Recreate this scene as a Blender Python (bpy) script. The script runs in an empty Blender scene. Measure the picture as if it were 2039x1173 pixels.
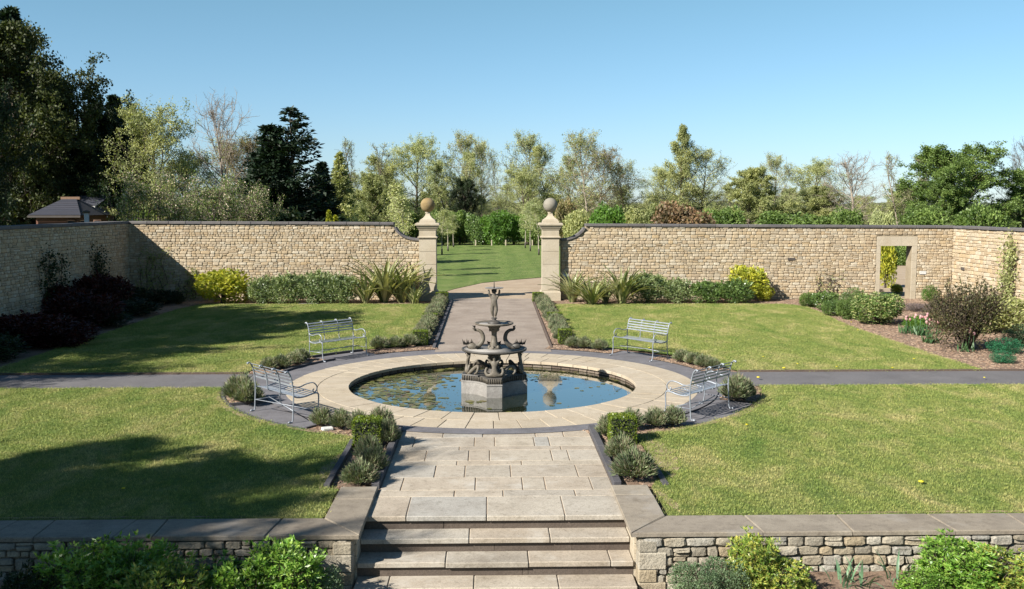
import bpy, math, random
import numpy as np
from mathutils import Vector, Matrix
from mathutils.geometry import tessellate_polygon
S = bpy.context.scene
COL = S.collection
PI = math.pi
R = math.radians
random.seed(7)
rng = np.random.default_rng(11)
# ------------------------------------------------------------------ camera, sky, sun, exposure
cd = bpy.data.cameras.new('camera'); cam = bpy.data.objects.new('camera', cd); COL.objects.link(cam)
cam.location = (-.06, 0, 3.5)
cam.rotation_euler = (R(90-5.16), 0, R(-1.32))
cd.sensor_width = 36; cd.lens = 36*1954/2039
cd.clip_end = 4000; cd.clip_start = .1
S.camera = cam
S.render.resolution_x = 1024; S.render.resolution_y = 589
W = bpy.data.worlds.new('World'); S.world = W; W.use_nodes = True
SUN_EL = 35.0
wn = W.node_tree; bg = wn.nodes['Background']
sky = wn.nodes.new('ShaderNodeTexSky'); sky.sky_type = 'NISHITA'; sky.sun_disc = False
sky.sun_elevation = R(SUN_EL); sky.sun_rotation = math.atan2(-.8, -.6)
sky.altitude = 0; sky.air_density = 1.0; sky.dust_density = .2; sky.ozone_density = 3.0
# the clear sky a little bluer with height and milkier at the horizon, the same all round
tc = wn.nodes.new('ShaderNodeTexCoord'); sx = wn.nodes.new('ShaderNodeSeparateXYZ'); cr = wn.nodes.new('ShaderNodeValToRGB'); mx = wn.nodes.new('ShaderNodeMix')
mx.data_type = 'RGBA'; mx.blend_type = 'MULTIPLY'; mx.inputs[0].default_value = 1; e = cr.color_ramp.elements; e.new(.5); e.new(.6)
for i, (p, c) in enumerate(((0, (.74, .90, 1.22)), (.07, (.80, .96, 1.14)), (.22, (.86, 1.08, 1.0)), (.9, (.70, .92, .98)))): e[i].position = p; e[i].color = (c[0]/1.3, c[1]/1.3, c[2]/1.3, 1)
wn.links.new(tc.outputs['Generated'], sx.inputs[0]); wn.links.new(sx.outputs['Z'], cr.inputs[0]); wn.links.new(sky.outputs[0], mx.inputs[6]); wn.links.new(cr.outputs[0], mx.inputs[7])
wn.links.new(mx.outputs[2], bg.inputs[0]); bg.inputs[1].default_value = .066
sl = bpy.data.lights.new('sun', 'SUN'); sl.energy = 5.0; sl.angle = R(.5); sl.color = (1, .95, .87)
so = bpy.data.objects.new('sun', sl); COL.objects.link(so)
ce = math.cos(R(SUN_EL))
so.rotation_euler = Vector((.8*ce, .6*ce, -math.sin(R(SUN_EL)))).to_track_quat('-Z', 'Y').to_euler()
so.location = (-30, -20, 30)
S.view_settings.view_transform = 'Standard'; S.view_settings.look = 'None'
S.view_settings.exposure = 1.3; S.view_settings.gamma = 1
S.view_settings.use_curve_mapping = False

# a pixel of the photograph turned into the ground point under it (used for reading positions off)
def at(px, py, z=0.0):
    u = (px-1019.5)/1954; w = (py-586.5)/1954
    c, s = math.cos(R(5.16)), math.sin(R(5.16)); fy = c-w*s; fz = -s-w*c
    cy, sy = math.cos(R(1.32)), math.sin(R(1.32))
    x, y = u*cy+fy*sy, -u*sy+fy*cy
    t = (z-3.5)/fz
    return -.06+x*t, y*t
def atY(px, py, Y):
    u = (px-1019.5)/1954; w = (py-586.5)/1954
    c, s = math.cos(R(5.16)), math.sin(R(5.16)); fy = c-w*s; fz = -s-w*c
    cy, sy = math.cos(R(1.32)), math.sin(R(1.32))
    x, y = u*cy+fy*sy, -u*sy+fy*cy
    t = Y/y
    return -.06+x*t, 3.5+fz*t

# ------------------------------------------------------------------ object helpers
def tag(o, label=None, cat=None, group=None, kind=None):
    if label: o['label'] = label
    if cat: o['category'] = cat
    if group: o['group'] = group
    if kind: o['kind'] = kind
    return o
def empty(name, loc, label, cat, group=None, rz=0):
    o = bpy.data.objects.new(name, None); COL.objects.link(o)
    o.location = loc; o.rotation_euler = (0, 0, rz); o.empty_display_size = .2
    return tag(o, label, cat, group)
def link(name, me, mat=None, parent=None, loc=None, rot=None, scale=None):
    """loc is given in the parent's own space"""
    o = bpy.data.objects.new(name, me); COL.objects.link(o)
    if mat is not None and not me.materials: me.materials.append(mat)
    if parent is not None: o.parent = parent
    if loc is not None: o.location = loc
    if rot is not None: o.rotation_euler = rot
    if scale is not None: o.scale = scale
    return o
def wpart(name, me, mat, parent, **k):      # mesh given in world coordinates, parent unrotated
    return link(name, me, mat, parent, loc=-Vector(parent.location), **k)
def copy_tree(o, parent=None):
    c = o.copy(); COL.objects.link(c); c.parent = parent
    for ch in list(o.children): copy_tree(ch, c)
    return c
def qmesh(name, V, F, smooth=False):
    """V (n,3) float, F (m,k) int with constant k -> fast mesh"""
    V = np.asarray(V, np.float32); F = np.asarray(F, np.int32)
    me = bpy.data.meshes.new(name); k = F.shape[1]; m = len(F)
    me.vertices.add(len(V)); me.vertices.foreach_set('co', V.ravel())
    me.loops.add(m*k); me.loops.foreach_set('vertex_index', F.ravel())
    me.polygons.add(m); me.polygons.foreach_set('loop_start', np.arange(0, m*k, k, dtype=np.int32))
    me.update(calc_edges=True)
    if smooth: me.polygons.foreach_set('use_smooth', np.ones(m, bool))
    return me
class MB:
    """collects quads and triangles"""
    def __init__(s): s.v = []; s.f = []; s.sm = []
    def add(s, vs, fs, smooth=False):
        b = len(s.v); s.v += [tuple(v) for v in vs]
        for f in fs: s.f.append(tuple(b+i for i in f)); s.sm.append(smooth)
        return s
    def box(s, x0, x1, y0, y1, z0, z1, M=None, bev=0):
        if bev:
            return s.bbox(x0, x1, y0, y1, z0, z1, bev, M)
        vs = [Vector((x, y, z)) for z in (z0, z1) for y in (y0, y1) for x in (x0, x1)]
        if M is not None: vs = [M @ v for v in vs]
        return s.add(vs, [(0, 2, 3, 1), (4, 5, 7, 6), (0, 1, 5, 4), (2, 6, 7, 3), (0, 4, 6, 2), (1, 3, 7, 5)])
    def bbox(s, x0, x1, y0, y1, z0, z1, b, M=None):
        # chamfered box (top edges and upright edges)
        P = []
        for (z, i) in ((z0, 0), (z1-b, 0), (z1, b)):
            c = b
            for (x, y) in ((x0+c, y0+i), (x1-c, y0+i), (x1-i, y0+c), (x1-i, y1-c), (x1-c, y1-i), (x0+c, y1-i), (x0+i, y1-c), (x0+i, y0+c)):
                P.append(Vector((x, y, z)))
        if M is not None: P = [M @ v for v in P]
        F = [tuple(range(7, -1, -1)), tuple(range(16, 24))]
        for r in (0, 8):
            for k in range(8): F.append((r+k, r+(k+1) % 8, r+8+(k+1) % 8, r+8+k))
        return s.add(P, F)
    def tube(s, pts, rad, k=6, cap=True, flat=1.0):
        pts = [Vector(p) for p in pts]; n = len(pts)
        if not hasattr(rad, '__len__'): rad = [rad]*n
        T = [(pts[min(i+1, n-1)]-pts[max(i-1, 0)]).normalized() for i in range(n)]
        up = Vector((0, 0, 1)) if abs(T[0].z) < .9 else Vector((1, 0, 0))
        a = T[0].cross(up).normalized(); vs = []
        for i in range(n):
            a = (a - T[i]*a.dot(T[i])).normalized(); b = T[i].cross(a)
            for j in range(k):
                t = 2*PI*j/k
                vs.append(pts[i]+a*math.cos(t)*rad[i]+b*math.sin(t)*rad[i]*flat)
        fs = [(i*k+j, i*k+(j+1) % k, (i+1)*k+(j+1) % k, (i+1)*k+j) for i in range(n-1) for j in range(k)]
        if cap: fs += [tuple(range(k-1, -1, -1)), tuple(range((n-1)*k, n*k))]
        return s.add(vs, fs, True)
    def lathe(s, prof, k=24, c=(0, 0), M=None, smooth=True):
        vs = []
        for (r, z) in prof:
            for j in range(k):
                t = 2*PI*j/k; v = Vector((c[0]+r*math.cos(t), c[1]+r*math.sin(t), z)); vs.append(M @ v if M is not None else v)
        n = len(prof)
        fs = [(i*k+j, i*k+(j+1) % k, (i+1)*k+(j+1) % k, (i+1)*k+j) for i in range(n-1) for j in range(k)]
        fs += [tuple(range(k-1, -1, -1)), tuple(range((n-1)*k, n*k))]
        return s.add(vs, fs, smooth)
    def sq(s, prof, c=(0, 0), M=None):   # square "lathe": half width, z
        vs = []
        for (r, z) in prof:
            for (x, y) in ((-r, -r), (r, -r), (r, r), (-r, r)): vs.append(Vector((c[0]+x, c[1]+y, z)))
        n = len(prof)
        fs = [(i*4+j, i*4+(j+1) % 4, (i+1)*4+(j+1) % 4, (i+1)*4+j) for i in range(n-1) for j in range(4)]
        fs += [(3, 2, 1, 0), tuple(range((n-1)*4, n*4))]
        return s.add(vs, fs)
    def ell(s, c, r, k=10, m=6, M=None):
        prof = []
        vs = []
        for i in range(m+1):
            ph = -PI/2+PI*i/m
            for j in range(k):
                t = 2*PI*j/k
                v = Vector((math.cos(ph)*math.cos(t)*r[0], math.cos(ph)*math.sin(t)*r[1], math.sin(ph)*r[2]))
                if M is not None: v = M @ v
                vs.append(v+Vector(c))
        fs = [(i*k+j, i*k+(j+1) % k, (i+1)*k+(j+1) % k, (i+1)*k+j) for i in range(m) for j in range(k)]
        return s.add(vs, fs, True)
    def mesh(s, name):
        me = bpy.data.meshes.new(name); me.from_pydata([tuple(v) for v in s.v], [], s.f); me.update()
        me.polygons.foreach_set('use_smooth', s.sm); return me
    def build(s, name, mat, parent=None, **k): return link(name, s.mesh(name), mat, parent, **k)

# ------------------------------------------------------------------ materials
def rgb(*c): return (c[0], c[1], c[2], 1)
def newmat(name):
    m = bpy.data.materials.new(name); m.use_nodes = True; nt = m.node_tree
    p = nt.nodes['Principled BSDF']; return m, nt, p
def N(nt, typ, **k):
    n = nt.nodes.new(typ)
    for a, v in k.items():
        if a in n.inputs: n.inputs[a].default_value = v
        else: setattr(n, a, v)
    return n
def ramp(nt, src, stops):
    r = nt.nodes.new('ShaderNodeValToRGB'); e = r.color_ramp.elements
    while len(e) < len(stops): e.new(.5)
    for i, (p, c) in enumerate(stops): e[i].position = p; e[i].color = rgb(*c)
    nt.links.new(src, r.inputs[0]); return r.outputs[0]
def mix(nt, a, b, f, mode='MIX'):
    m = nt.nodes.new('ShaderNodeMix'); m.data_type = 'RGBA'; m.blend_type = mode
    for s, v in ((m.inputs[6], a), (m.inputs[7], b)):
        if hasattr(v, 'is_output'): nt.links.new(v, s)
        else: s.default_value = rgb(*v)
    if hasattr(f, 'is_output'): nt.links.new(f, m.inputs[0])
    else: m.inputs[0].default_value = f
    return m.outputs[2]
def noise(nt, scale, detail=4, rough=.6, vec=None, dist=0):
    n = nt.nodes.new('ShaderNodeTexNoise'); n.inputs['Scale'].default_value = scale; n.inputs['Detail'].default_value = detail
    n.inputs['Roughness'].default_value = rough; n.inputs['Distortion'].default_value = dist
    if vec is None:
        g = nt.nodes.new('ShaderNodeNewGeometry'); vec = g.outputs['Position']
    nt.links.new(vec, n.inputs['Vector']); return n.outputs['Fac']
def stretch(nt, sc, rot=(0, 0, 0)):
    g = nt.nodes.new('ShaderNodeNewGeometry'); m = nt.nodes.new('ShaderNodeMapping'); m.inputs['Scale'].default_value = sc; m.inputs['Rotation'].default_value = rot
    nt.links.new(g.outputs['Position'], m.inputs[0]); return m.outputs[0]
def rand(nt):
    g = nt.nodes.new('ShaderNodeNewGeometry'); o = nt.nodes.new('ShaderNodeObjectInfo')
    a = nt.nodes.new('ShaderNodeMath'); a.operation = 'ADD'; nt.links.new(g.outputs['Random Per Island'], a.inputs[0]); nt.links.new(o.outputs['Random'], a.inputs[1])
    f = nt.nodes.new('ShaderNodeMath'); f.operation = 'FRACT'; nt.links.new(a.outputs[0], f.inputs[0]); return f.outputs[0]
def bump(nt, p, h, strength=.5, dist=.01):
    b = nt.nodes.new('ShaderNodeBump'); b.inputs['Strength'].default_value = strength; b.inputs['Distance'].default_value = dist
    nt.links.new(h, b.inputs['Height']); nt.links.new(b.outputs[0], p.inputs['Normal'])
def stone_mat(name, cols, blot=(.8, .75, .65), bscale=3, grain=60, rough=.9, bs=.5, bd=.01, stain=None, rnd=True, K=.52, speck=0):
    """cols: colours picked per piece; weathered with blotches and grain"""
    m, nt, p = newmat(name); cols = [tuple(v*K for v in q) for q in cols]; stain = tuple(v*K for v in stain) if stain else None
    if rnd: c = ramp(nt, rand(nt), [(i/(len(cols)-1), q) for i, q in enumerate(cols)])
    else: c = ramp(nt, noise(nt, bscale*.7, 3), [(.3+.4*i/(len(cols)-1), q) for i, q in enumerate(cols)])
    n1 = noise(nt, bscale, 5, .65)
    c = mix(nt, c, blot, ramp(nt, n1, [(.45, (0, 0, 0)), (.75, (.8, .8, .8))]), 'MULTIPLY')
    if speck: c = mix(nt, c, (.45, .43, .38), ramp(nt, noise(nt, 13, 6, .75), [(.52, (0, 0, 0)), (.72, (speck, speck, speck))]), 'MULTIPLY'); c = mix(nt, c, (.6, .58, .55), ramp(nt, noise(nt, .9, 5, .7), [(.5, (0, 0, 0)), (.75, (speck, speck, speck))]), 'MULTIPLY')
    n2 = noise(nt, grain, 3, .7)
    c = mix(nt, c, ramp(nt, n2, [(.3, (.72, .72, .72)), (.7, (1.25, 1.25, 1.25))]), 1, 'MULTIPLY')
    if stain:
        n3 = noise(nt, 1.3, 6, .7)
        c = mix(nt, c, stain, ramp(nt, n3, [(.55, (0, 0, 0)), (.72, (.75, .75, .75))]))
    nt.links.new(c, p.inputs['Base Color']); p.inputs['Roughness'].default_value = rough
    n4 = noise(nt, grain*.5, 5, .65); bump(nt, p, n4, bs, bd)
    return m
def leaf_mat(name, cols, trans=.35, rough=.55, clump=1.2, spec=.3, var=.55, K=.95):
    m, nt, p = newmat(name); cols = [tuple(v*K for v in q) for q in cols]
    c = ramp(nt, rand(nt), [(i/(len(cols)-1), q) for i, q in enumerate(cols)])
    n1 = noise(nt, clump, 3, .6)
    c = mix(nt, c, ramp(nt, n1, [(.32, (1-var, 1-var*.85, 1-var)), (.68, (1+var*.7, 1+var*.6, 1+var*.3))]), 1, 'MULTIPLY')
    nt.links.new(c, p.inputs['Base Color']); p.inputs['Roughness'].default_value = rough; p.inputs['Specular IOR Level'].default_value = spec
    t = nt.nodes.new('ShaderNodeBsdfTranslucent'); ct = mix(nt, c, (1.2, 1.25, .55), 1, 'MULTIPLY'); nt.links.new(ct, t.inputs[0])
    x = nt.nodes.new('ShaderNodeMixShader'); x.inputs[0].default_value = trans
    nt.links.new(p.outputs[0], x.inputs[1]); nt.links.new(t.outputs[0], x.inputs[2])
    nt.links.new(x.outputs[0], nt.nodes['Material Output'].inputs[0]); return m
M = {}
M['rubble'] = stone_mat('rubble_limestone', [(.45, .345, .215), (.50, .395, .255), (.55, .45, .31), (.43, .345, .235), (.57, .475, .34), (.40, .31, .205), (.52, .39, .235), (.60, .52, .39), (.49, .42, .31), (.50, .37, .21)], (.80, .76, .70), 5, 45, bs=.8, bd=.012, speck=.45, K=0.72)
M['rubble_near'] = stone_mat('retaining_limestone', [(.40, .34, .24), (.50, .44, .33), (.34, .30, .23), (.55, .49, .38), (.44, .35, .22), (.57, .52, .42), (.38, .36, .31)], (.6, .56, .5), 9, 60, bs=1, bd=.02, stain=(.30, .28, .23), K=0.56)
M['mortar'] = stone_mat('lime_mortar', [(.40, .32, .21), (.50, .41, .28)], (.75, .7, .65), 4, 60, rnd=False)
M['ashlar'] = stone_mat('dressed_limestone', [(.58, .495, .365), (.64, .555, .42)], (.85, .82, .76), 2.5, 80, bs=.25, bd=.004, rnd=False, stain=(.50, .40, .28), speck=.25, K=0.56)
M['coping'] = stone_mat('dark_wall_coping', [(.14, .13, .135), (.19, .175, .175), (.16, .145, .14), (.22, .20, .19)], (.7, .7, .72), 5, 60, stain=(.26, .235, .2))
M['coping_near'] = stone_mat('weathered_coping_slabs', [(.24, .20, .15), (.29, .245, .185), (.26, .22, .17), (.32, .275, .21)], (.62, .6, .6), 4, 90, bs=.4, bd=.006, stain=(.34, .31, .27), speck=.7, K=0.72)
M['flag'] = stone_mat('sandstone_flags', [(.42, .355, .275), (.47, .40, .31), (.39, .345, .28), (.50, .43, .33), (.385, .36, .315), (.46, .38, .28)], (.70, .67, .64), 2.2, 70, bs=.35, bd=.006, stain=(.53, .49, .42), speck=.75, K=.70)
M['ring'] = stone_mat('pale_ring_slabs', [(.55, .46, .335), (.60, .505, .375), (.57, .475, .34), (.63, .54, .41)], (.82, .78, .72), 3, 80, bs=.3, bd=.004, stain=(.52, .42, .30), speck=.4, K=0.56)
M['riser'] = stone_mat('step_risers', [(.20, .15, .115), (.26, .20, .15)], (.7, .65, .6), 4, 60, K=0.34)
M['joint'] = stone_mat('sandy_joint', [(.24, .17, .11), (.32, .24, .16)], (.7, .7, .7), 5, 60, rnd=False, K=0.75)
M['setts'] = stone_mat('grey_setts', [(.135, .13, .14), (.18, .17, .18)], (.75, .73, .72), 4, 75, bs=.7, bd=.006, rnd=False, speck=.6, K=0.7)
M['tarmac'] = stone_mat('grey_tarmac', [(.12, .112, .115), (.155, .145, .145)], (.8, .78, .76), 1.5, 110, bs=.7, bd=.006, rnd=False, speck=.5, K=0.72)
M['farpath'] = stone_mat('worn_path', [(.24, .19, .15), (.31, .255, .205)], (.78, .74, .7), 1.6, 70, bs=.6, bd=.006, rnd=False, stain=(.33, .28, .23), speck=.6, K=0.78)
M['gravel'] = stone_mat('buff_gravel', [(.36, .27, .18), (.44, .34, .23)], (.75, .7, .62), 1.2, 45, bs=1, bd=.015, rnd=False, K=0.72)
M['kerb'] = stone_mat('dark_edging', [(.085, .08, .09), (.12, .115, .125), (.10, .095, .10)], (.7, .7, .7), 6, 60)
M['kerb_brown'] = stone_mat('brown_edging', [(.12, .08, .06), (.17, .115, .085)], (.7, .7, .7), 6, 60)
M['mulch'] = stone_mat('bark_mulch', [(.17, .105, .065), (.27, .185, .125)], (.6, .55, .5), 9, 55, bs=1, bd=.03, rnd=False, stain=(.33, .25, .175), K=0.8)
M['chip'] = stone_mat('bark_chips', [(.16, .09, .055), (.27, .18, .12), (.36, .26, .18), (.22, .14, .09)], (.8, .8, .8), 9, 40, K=0.8)
M['brick'] = stone_mat('pool_brick', [(.14, .10, .075), (.20, .145, .105), (.28, .23, .18)], (.6, .6, .55), 6, 60)
M['white'] = stone_mat('white_plate', [(.75, .74, .70), (.70, .69, .66)], (.9, .9, .9), 6, 60, rnd=False, K=0.6)
M['darkplate'] = stone_mat('dark_plate', [(.10, .085, .075), (.13, .11, .10)], rnd=False, K=0.5)
M['ball_a'] = stone_mat('ochre_ball', [(.36, .24, .09), (.43, .32, .15)], (.55, .5, .4), 4, 60, rnd=False, stain=(.27, .21, .13))
M['ball_b'] = stone_mat('grey_ball', [(.33, .30, .24), (.40, .36, .29)], (.6, .6, .55), 4, 60, rnd=False, stain=(.27, .26, .2))
M['slate'] = stone_mat('roof_slate', [(.06, .07, .11), (.09, .09, .125), (.075, .08, .115)], (.8, .8, .8), 3, 40, K=0.3)
M['redbrick'] = stone_mat('house_brick', [(.20, .085, .055), (.27, .12, .08)], (.8, .8, .8), 5, 50)
M['ridge'] = stone_mat('ridge_tile', [(.26, .14, .09), (.33, .20, .12)], (.8, .8, .8), 5, 50)
M['bark'] = stone_mat('tree_bark', [(.11, .085, .06), (.16, .125, .09)], (.6, .6, .6), 6, 30, rnd=False, K=0.7)
M['bark_pale'] = stone_mat('pale_bark', [(.26, .21, .16), (.34, .285, .22)], (.6, .6, .55), 6, 30, rnd=False, K=0.8)
M['bark_red'] = stone_mat('reddish_twigs', [(.15, .095, .065), (.20, .135, .095)], (.7, .7, .7), 6, 30, rnd=False)
M['birch'] = stone_mat('birch_bark', [(.42, .36, .28), (.52, .46, .37)], (.5, .45, .4), 9, 30, rnd=False, K=0.8)
M['stem'] = stone_mat('shrub_stems', [(.10, .075, .05), (.15, .11, .075)], (.7, .7, .7), 9, 60, rnd=False)
M['lead'] = stone_mat('weathered_bronze', [(.11, .10, .085), (.17, .15, .125)], (.55, .5, .45), 9, 50, rough=.6, bs=.5, bd=.006, rnd=False, stain=(.27, .25, .21), K=0.32)
M['lead_pale'] = stone_mat('pale_lead', [(.30, .28, .255), (.37, .35, .32)], (.55, .52, .5), 5, 50, rough=.7, bs=.4, bd=.004, rnd=False, stain=(.20, .19, .18), K=0.58)
M['lead_fig'] = stone_mat('lichened_bronze', [(.20, .17, .125), (.28, .24, .18)], (.5, .45, .4), 12, 60, rough=.65, bs=.7, bd=.006, rnd=False, stain=(.34, .32, .27), K=0.42)
m, nt, p = newmat('galvanised_paint'); nt.links.new(ramp(nt, noise(nt, 14, 4), [(.3, (.17, .19, .22)), (.7, (.27, .29, .315))]), p.inputs['Base Color']); p.inputs['Roughness'].default_value = .42; p.inputs['Metallic'].default_value = .25; M['bench'] = m
m, nt, p = newmat('window_glass'); p.inputs['Base Color'].default_value = (.03, .03, .035, 1); p.inputs['Roughness'].default_value = .05; M['glass'] = m
# lawn
def lawn_mat(name, dark, mid, dry, stripes=False):
    m, nt, p = newmat(name)
    c = ramp(nt, noise(nt, 1.1, 6, .72, stretch(nt, (1, .55, 1)), .6), [(.33, dark), (.5, mid), (.68, dry)])
    c = mix(nt, c, ramp(nt, noise(nt, 22, 4, .75), [(.3, (.75, .78, .72)), (.7, (1.25, 1.22, 1.2))]), 1, 'MULTIPLY')
    c = mix(nt, c, ramp(nt, noise(nt, 130, 2, .7), [(.3, (.6, .62, .6)), (.7, (1.35, 1.3, 1.3))]), 1, 'MULTIPLY')
    if stripes:
        g = nt.nodes.new('ShaderNodeNewGeometry'); w = nt.nodes.new('ShaderNodeTexWave'); w.inputs['Scale'].default_value = .22; w.inputs['Distortion'].default_value = .3
        nt.links.new(g.outputs['Position'], w.inputs[0]); c = mix(nt, c, ramp(nt, w.outputs['Fac'], [(.3, (.95, .96, .95)), (.7, (1.05, 1.04, 1.04))]), 1, 'MULTIPLY')
    nt.links.new(c, p.inputs['Base Color']); p.inputs['Roughness'].default_value = .9; p.inputs['Specular IOR Level'].default_value = .15
    bump(nt, p, noise(nt, 90, 4, .8), 1, .03); return m
M['lawn'] = lawn_mat('mown_lawn', (.08, .13, .03), (.135, .175, .048), (.22, .21, .085))
M['field'] = lawn_mat('far_lawn', (.075, .12, .03), (.11, .155, .042), (.15, .175, .065), True)
M['rough'] = lawn_mat('rough_grass', (.06, .09, .02), (.10, .13, .035), (.15, .15, .06))
def blade_mat():
    m, nt, p = newmat('grass_blades')
    c = ramp(nt, noise(nt, 1.1, 6, .72, stretch(nt, (1, .55, 1)), .6), [(.30, (.13, .205, .045)), (.5, (.235, .27, .08)), (.68, (.39, .355, .165))])
    c = mix(nt, c, ramp(nt, rand(nt), [(0, (.6, .65, .6)), (.7, (1.1, 1.1, 1)), (1, (1.6, 1.4, 1.3))]), 1, 'MULTIPLY')
    nt.links.new(c, p.inputs['Base Color']); p.inputs['Roughness'].default_value = .6; p.inputs['Specular IOR Level'].default_value = .25
    t = nt.nodes.new('ShaderNodeBsdfTranslucent'); nt.links.new(c, t.inputs[0]); x = nt.nodes.new('ShaderNodeMixShader'); x.inputs[0].default_value = .3
    nt.links.new(p.outputs[0], x.inputs[1]); nt.links.new(t.outputs[0], x.inputs[2]); nt.links.new(x.outputs[0], nt.nodes['Material Output'].inputs[0]); return m
M['blade'] = blade_mat()
# water
m, nt, p = newmat('pool_water'); p.inputs['Base Color'].default_value = (.012, .016, .006, 1); p.inputs['Roughness'].default_value = .02; p.inputs['IOR'].default_value = 1.33
p.inputs['Specular IOR Level'].default_value = 1.0; p.inputs['Coat Weight'].default_value = 1; p.inputs['Coat Roughness'].default_value = .02; p.inputs['Coat IOR'].default_value = 1.6
bump(nt, p, noise(nt, 7, 2, .5, stretch(nt, (1, 2.2, 1))), .10, .01); M['water'] = m
# leaves
L = {}
L['spring'] = leaf_mat('fresh_spring_leaf', [(.18, .20, .09), (.23, .245, .125), (.28, .28, .155)], .4, .6, .5, var=.35, K=1.55)
L['olive'] = leaf_mat('olive_leaf', [(.13, .145, .06), (.18, .19, .085), (.23, .23, .11)], .35, .6, .5, var=.4, K=1.6)
L['green'] = leaf_mat('mid_green_leaf', [(.07, .115, .03), (.11, .16, .045), (.15, .205, .065)], .35, .5, .6, K=1.25)
L['bright'] = leaf_mat('bright_green_leaf', [(.09, .20, .03), (.13, .26, .045), (.18, .31, .06)], .4, .5, .6, K=0.72)
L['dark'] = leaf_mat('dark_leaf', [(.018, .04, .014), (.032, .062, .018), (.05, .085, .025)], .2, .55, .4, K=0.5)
L['darkmix'] = leaf_mat('dark_broad_leaf', [(.045, .062, .016), (.075, .095, .025), (.11, .13, .035)], .28, .6, .35, K=0.6)
L['conifer'] = leaf_mat('conifer_needles', [(.012, .032, .016), (.022, .05, .022), (.035, .068, .03)], .1, .6, .5, K=0.5)
L['rust'] = leaf_mat('rusty_bud_leaf', [(.17, .125, .07), (.22, .165, .09), (.15, .15, .065)], .3, .6, .5, K=1.35)
L['beech'] = leaf_mat('brown_beech_leaf', [(.15, .085, .05), (.22, .14, .09), (.12, .10, .05)], .25, .6, 1, K=0.9)
L['blossom'] = leaf_mat('pale_blossom', [(.50, .40, .34), (.62, .52, .44), (.45, .34, .27)], .3, .6, 1, .2, .3, K=1.0)
L['gold'] = leaf_mat('golden_leaf', [(.30, .32, .035), (.42, .42, .045), (.50, .47, .06), (.20, .27, .03)], .35, .45, 2.5, .4, .45, K=0.85)
L['greygreen'] = leaf_mat('greygreen_leaf', [(.09, .13, .055), (.15, .19, .09), (.22, .25, .13), (.06, .10, .035)], .3, .45, 3, .5, K=1.3)
L['glossy'] = leaf_mat('glossy_leaf', [(.055, .10, .03), (.09, .145, .04), (.14, .19, .065)], .25, .35, 3, .6, K=1.25)
L['shrub'] = leaf_mat('foreground_leaf', [(.075, .17, .022), (.12, .24, .035), (.18, .30, .055), (.25, .34, .08)], .35, .38, 3, .5, K=1.05)
L['varieg'] = leaf_mat('variegated_leaf', [(.11, .20, .035), (.17, .26, .055), (.46, .42, .10), (.14, .22, .04)], .35, .4, 3, .5, K=1.05)
L['sage'] = leaf_mat('sage_leaf', [(.14, .21, .12), (.20, .28, .17), (.11, .17, .085)], .3, .5, 4, K=0.75)
L['speck'] = leaf_mat('cream_edged_leaf', [(.06, .12, .03), (.10, .16, .045), (.34, .34, .17), (.07, .13, .03)], .3, .4, 4, .4, K=1.25)
L['box'] = leaf_mat('box_leaf', [(.10, .17, .02), (.17, .24, .03), (.24, .28, .045), (.07, .12, .02)], .3, .4, 6, K=.75)
L['lav'] = leaf_mat('lavender_leaf', [(.13, .16, .095), (.19, .22, .14), (.10, .135, .065), (.19, .165, .13)], .25, .7, 5, K=1.15)
L['lavtwig'] = leaf_mat('lavender_stalk', [(.19, .155, .125), (.25, .21, .17), (.14, .115, .09)], .2, .8, 5, K=1.1)
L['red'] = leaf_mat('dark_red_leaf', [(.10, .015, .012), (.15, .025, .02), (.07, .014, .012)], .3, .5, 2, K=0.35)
L['twig'] = leaf_mat('bronze_leaf', [(.10, .075, .045), (.14, .10, .06), (.15, .17, .07), (.085, .06, .045)], .3, .6, 3, K=0.65)
L['flax'] = leaf_mat('flax_leaf', [(.13, .17, .06), (.22, .23, .10), (.33, .31, .17), (.10, .14, .045)], .25, .4, 2, .5, .3, K=1.1)
L['euph'] = leaf_mat('blue_green_leaf', [(.02, .10, .055), (.03, .14, .075), (.045, .17, .09)], .25, .5, 5, K=1.15)
L['tulipleaf'] = leaf_mat('tulip_leaf', [(.06, .13, .06), (.10, .18, .085)], .3, .4, 4)
L['tulip'] = leaf_mat('tulip_petal', [(.62, .30, .33), (.72, .46, .45), (.66, .36, .40)], .3, .5, 4, .3, .2, K=0.7)
L['mauve'] = leaf_mat('mauve_flower', [(.22, .17, .22), (.28, .22, .26), (.17, .15, .14)], .3, .6, 4, K=0.7)
L['leek'] = leaf_mat('strappy_leaf', [(.10, .19, .12), (.14, .24, .15)], .25, .4, 3)
L['lily'] = leaf_mat('lily_pad', [(.16, .17, .04), (.24, .24, .07), (.11, .12, .03), (.30, .28, .11), (.17, .11, .05)], .15, .35, 4, .5, .3, K=0.6)
L['yellow'] = leaf_mat('yellow_petal', [(.75, .62, .03), (.8, .68, .05)], .2, .6, 3, .2, .1, K=0.8)

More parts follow.
